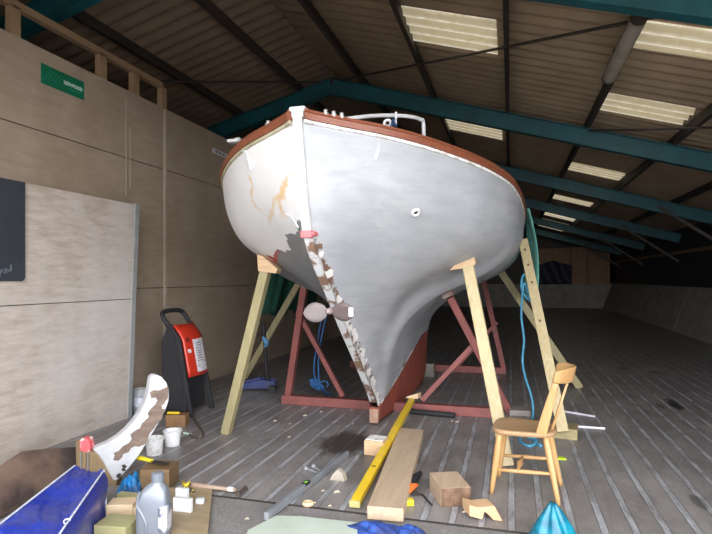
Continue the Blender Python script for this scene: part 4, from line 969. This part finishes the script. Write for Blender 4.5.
# things round the chair
MTB = M('turquoise plastic bag', (.004, .20, .29), (.004, .11, .18), 16, rough=.35, lo=.4, hi=.6)
bg = G(552, 541); b = BM(); rows = []
for j in range(15):
    t = j / 14; r = []
    for i in range(41):
        a = 2 * math.pi * i / 40; rad = (.112 * (1 - t) ** .8 + .018) * (1 + .16 * math.sin(5 * a + 1 + 2 * t) + .07 * math.sin(11 * a + 3 * t))
        r.append(bg + V((rad * math.cos(a) + .005 * t, rad * math.sin(a) * .8, .215 * t + .008 * math.sin(7 * a) * t)))
    rows.append(r)
g_ = add_grid(b, rows); b.faces.new(g_[-1][:-1]); b.faces.new(g_[0][:-1][::-1]); solo('plastic_bag', b, MTB, 'crumpled turquoise plastic bag at the foot of the chair', 'bag', smooth='all')
for a_, c_, lb in (((565, 411.5), (595, 416.5), 'white rod on the floor right of the chair back, the farther of the pair'), ((577, 426.5), (605, 428.5), 'white rod on the floor right of the chair, the nearer of the pair')):
    b = BM(); add_tube(b, [G(*a_, .012), G(*c_, .012)], .012, 8); solo('white_rod', b, M('white rod', (.80, .78, .85), rough=.3), lb, 'rod', 'white rods on the floor', smooth=True)
b = BM(); g = G(562, 460); add_prism(b, [g + V((-.03, 0, 0)), g + V((.035, .01, 0)), g + V((.02, .05, 0)), g + V((-.02, .06, 0))], (0, 0, .012)); solo('scrap', b, M('lime plastic', (.55, .75, .02)), 'lime yellow plastic scrap beside the rear chair leg', 'scrap')
# ================================================================ ROOF FITTING, FAR STORES
t = thing('strip_light', 'grey tubular strip light casing, unlit, hung along a roof purlin', 'light', (1.1, 6.05, zroof(1.1) - .25))
b = BM(); add_tube(b, [(1.1, 5.3, zroof(1.1) - .24), (1.1, 6.85, zroof(1.1) - .24)], .07, 16); part('tube', b, M('grey casing', (.42, .37, .31), (.32, .28, .23), 5), t, world=True, smooth=True)
for y in (5.31, 6.84):
    b = BM(); add_tube(b, [(1.1, y - .02, zroof(1.1) - .24), (1.1, y + .02, zroof(1.1) - .24)], .076, 16); part('end_cap', b, MPURL, t, world=True)
for y in (5.6, 6.5):
    b = BM(); add_beam(b, (1.1, y, zroof(1.1) - .19), (1.1, y, zroof(1.1) - .05), .03, .02); part('bracket', b, MPURL, t, world=True)
MCRD = M('brown board', (.34, .19, .09), (.27, .15, .07), 4)
def far_board(x0, x1, z0, z1, y, label):
    b = BM(); add_box(b, ((x0 + x1) / 2, y, (z0 + z1) / 2), (x1 - x0, .04, z1 - z0)); solo('stored_board', b, MCRD, label, 'board', 'brown boards stored at the far end')
far_board(2.95, 3.72, 1.18, 3.05, 29.32, 'brown board at the far end, left of the two tall ones')
far_board(3.75, 4.75, 1.18, 3.0, 29.34, 'brown board at the far end, right of the two tall ones')
far_board(1.4, 2.92, 1.18, 3.0, 29.36, 'low wide brown board at the far end above the dark tarpaulin')
b = BM(); add_grid(b, [[(x, 29.2 + .1 * math.sin(x * 7 + z * 3), 1.18 + z * (1 - .25 * abs(x - 2.1))) for x in [1.3 + .08 * k for k in range(22)]] for z in [k * .12 for k in range(11)]]); solo('tarpaulin', b, M('dark blue tarpaulin', (.03, .035, .06)), 'dark tarpaulin heaped on the far low wall', 'tarpaulin', smooth='all', thick=.01)
# ================================================================ LIGHT AND CAMERA
w = bpy.data.worlds.new('overcast'); S.world = w; w.use_nodes = True
bg = w.node_tree.nodes['Background']; wt = w.node_tree
tc = N(wt, 'ShaderNodeTexCoord'); dp = N(wt, 'ShaderNodeVectorMath', operation='DOT_PRODUCT'); dp.inputs[1].default_value = (.68, -.72, .14)
wt.links.new(tc.outputs['Generated'], dp.inputs[0])
wt.links.new(maprange(wt, dp.outputs['Value'], -.3, 1.0, .9, 5.0), bg.inputs['Strength'])   # low sky outside the doorway brightened, to light the deep floor
bg.inputs['Color'].default_value = (.94, .96, 1.0, 1)
su = bpy.data.lights.new('sun', 'SUN'); su.energy = 3.0; su.angle = .009; su.color = (1, .94, .86)
so = bpy.data.objects.new('sun', su); COL.objects.link(so); so.rotation_euler = V((-.72, -.05, -.70)).to_track_quat('-Z', 'Y').to_euler()
la = bpy.data.lights.new('doorway_portal', 'AREA'); la.shape = 'RECTANGLE'; la.size = 8.1; la.size_y = 3.95; la.cycles.is_portal = True
lo = bpy.data.objects.new('doorway_portal', la); COL.objects.link(lo); lo.location = (1.0, Y0 - .12, 1.97); lo.rotation_euler = (math.radians(90), 0, 0)
cam = bpy.data.cameras.new('Camera'); co = bpy.data.objects.new('Camera', cam); COL.objects.link(co)
co.location = CAM; co.rotation_euler = (math.radians(90), 0, TH)
cam.sensor_width = 36; cam.lens = F / 712 * 36; cam.shift_y = 11 / 712; cam.clip_start = .05; cam.clip_end = 200
S.camera = co
S.view_settings.view_transform = 'Standard'; S.view_settings.look = 'None'; S.view_settings.gamma = 1
S.view_settings.exposure = 1.1
S.cycles.use_denoising = True; S.cycles.max_bounces = 8; S.cycles.diffuse_bounces = 5
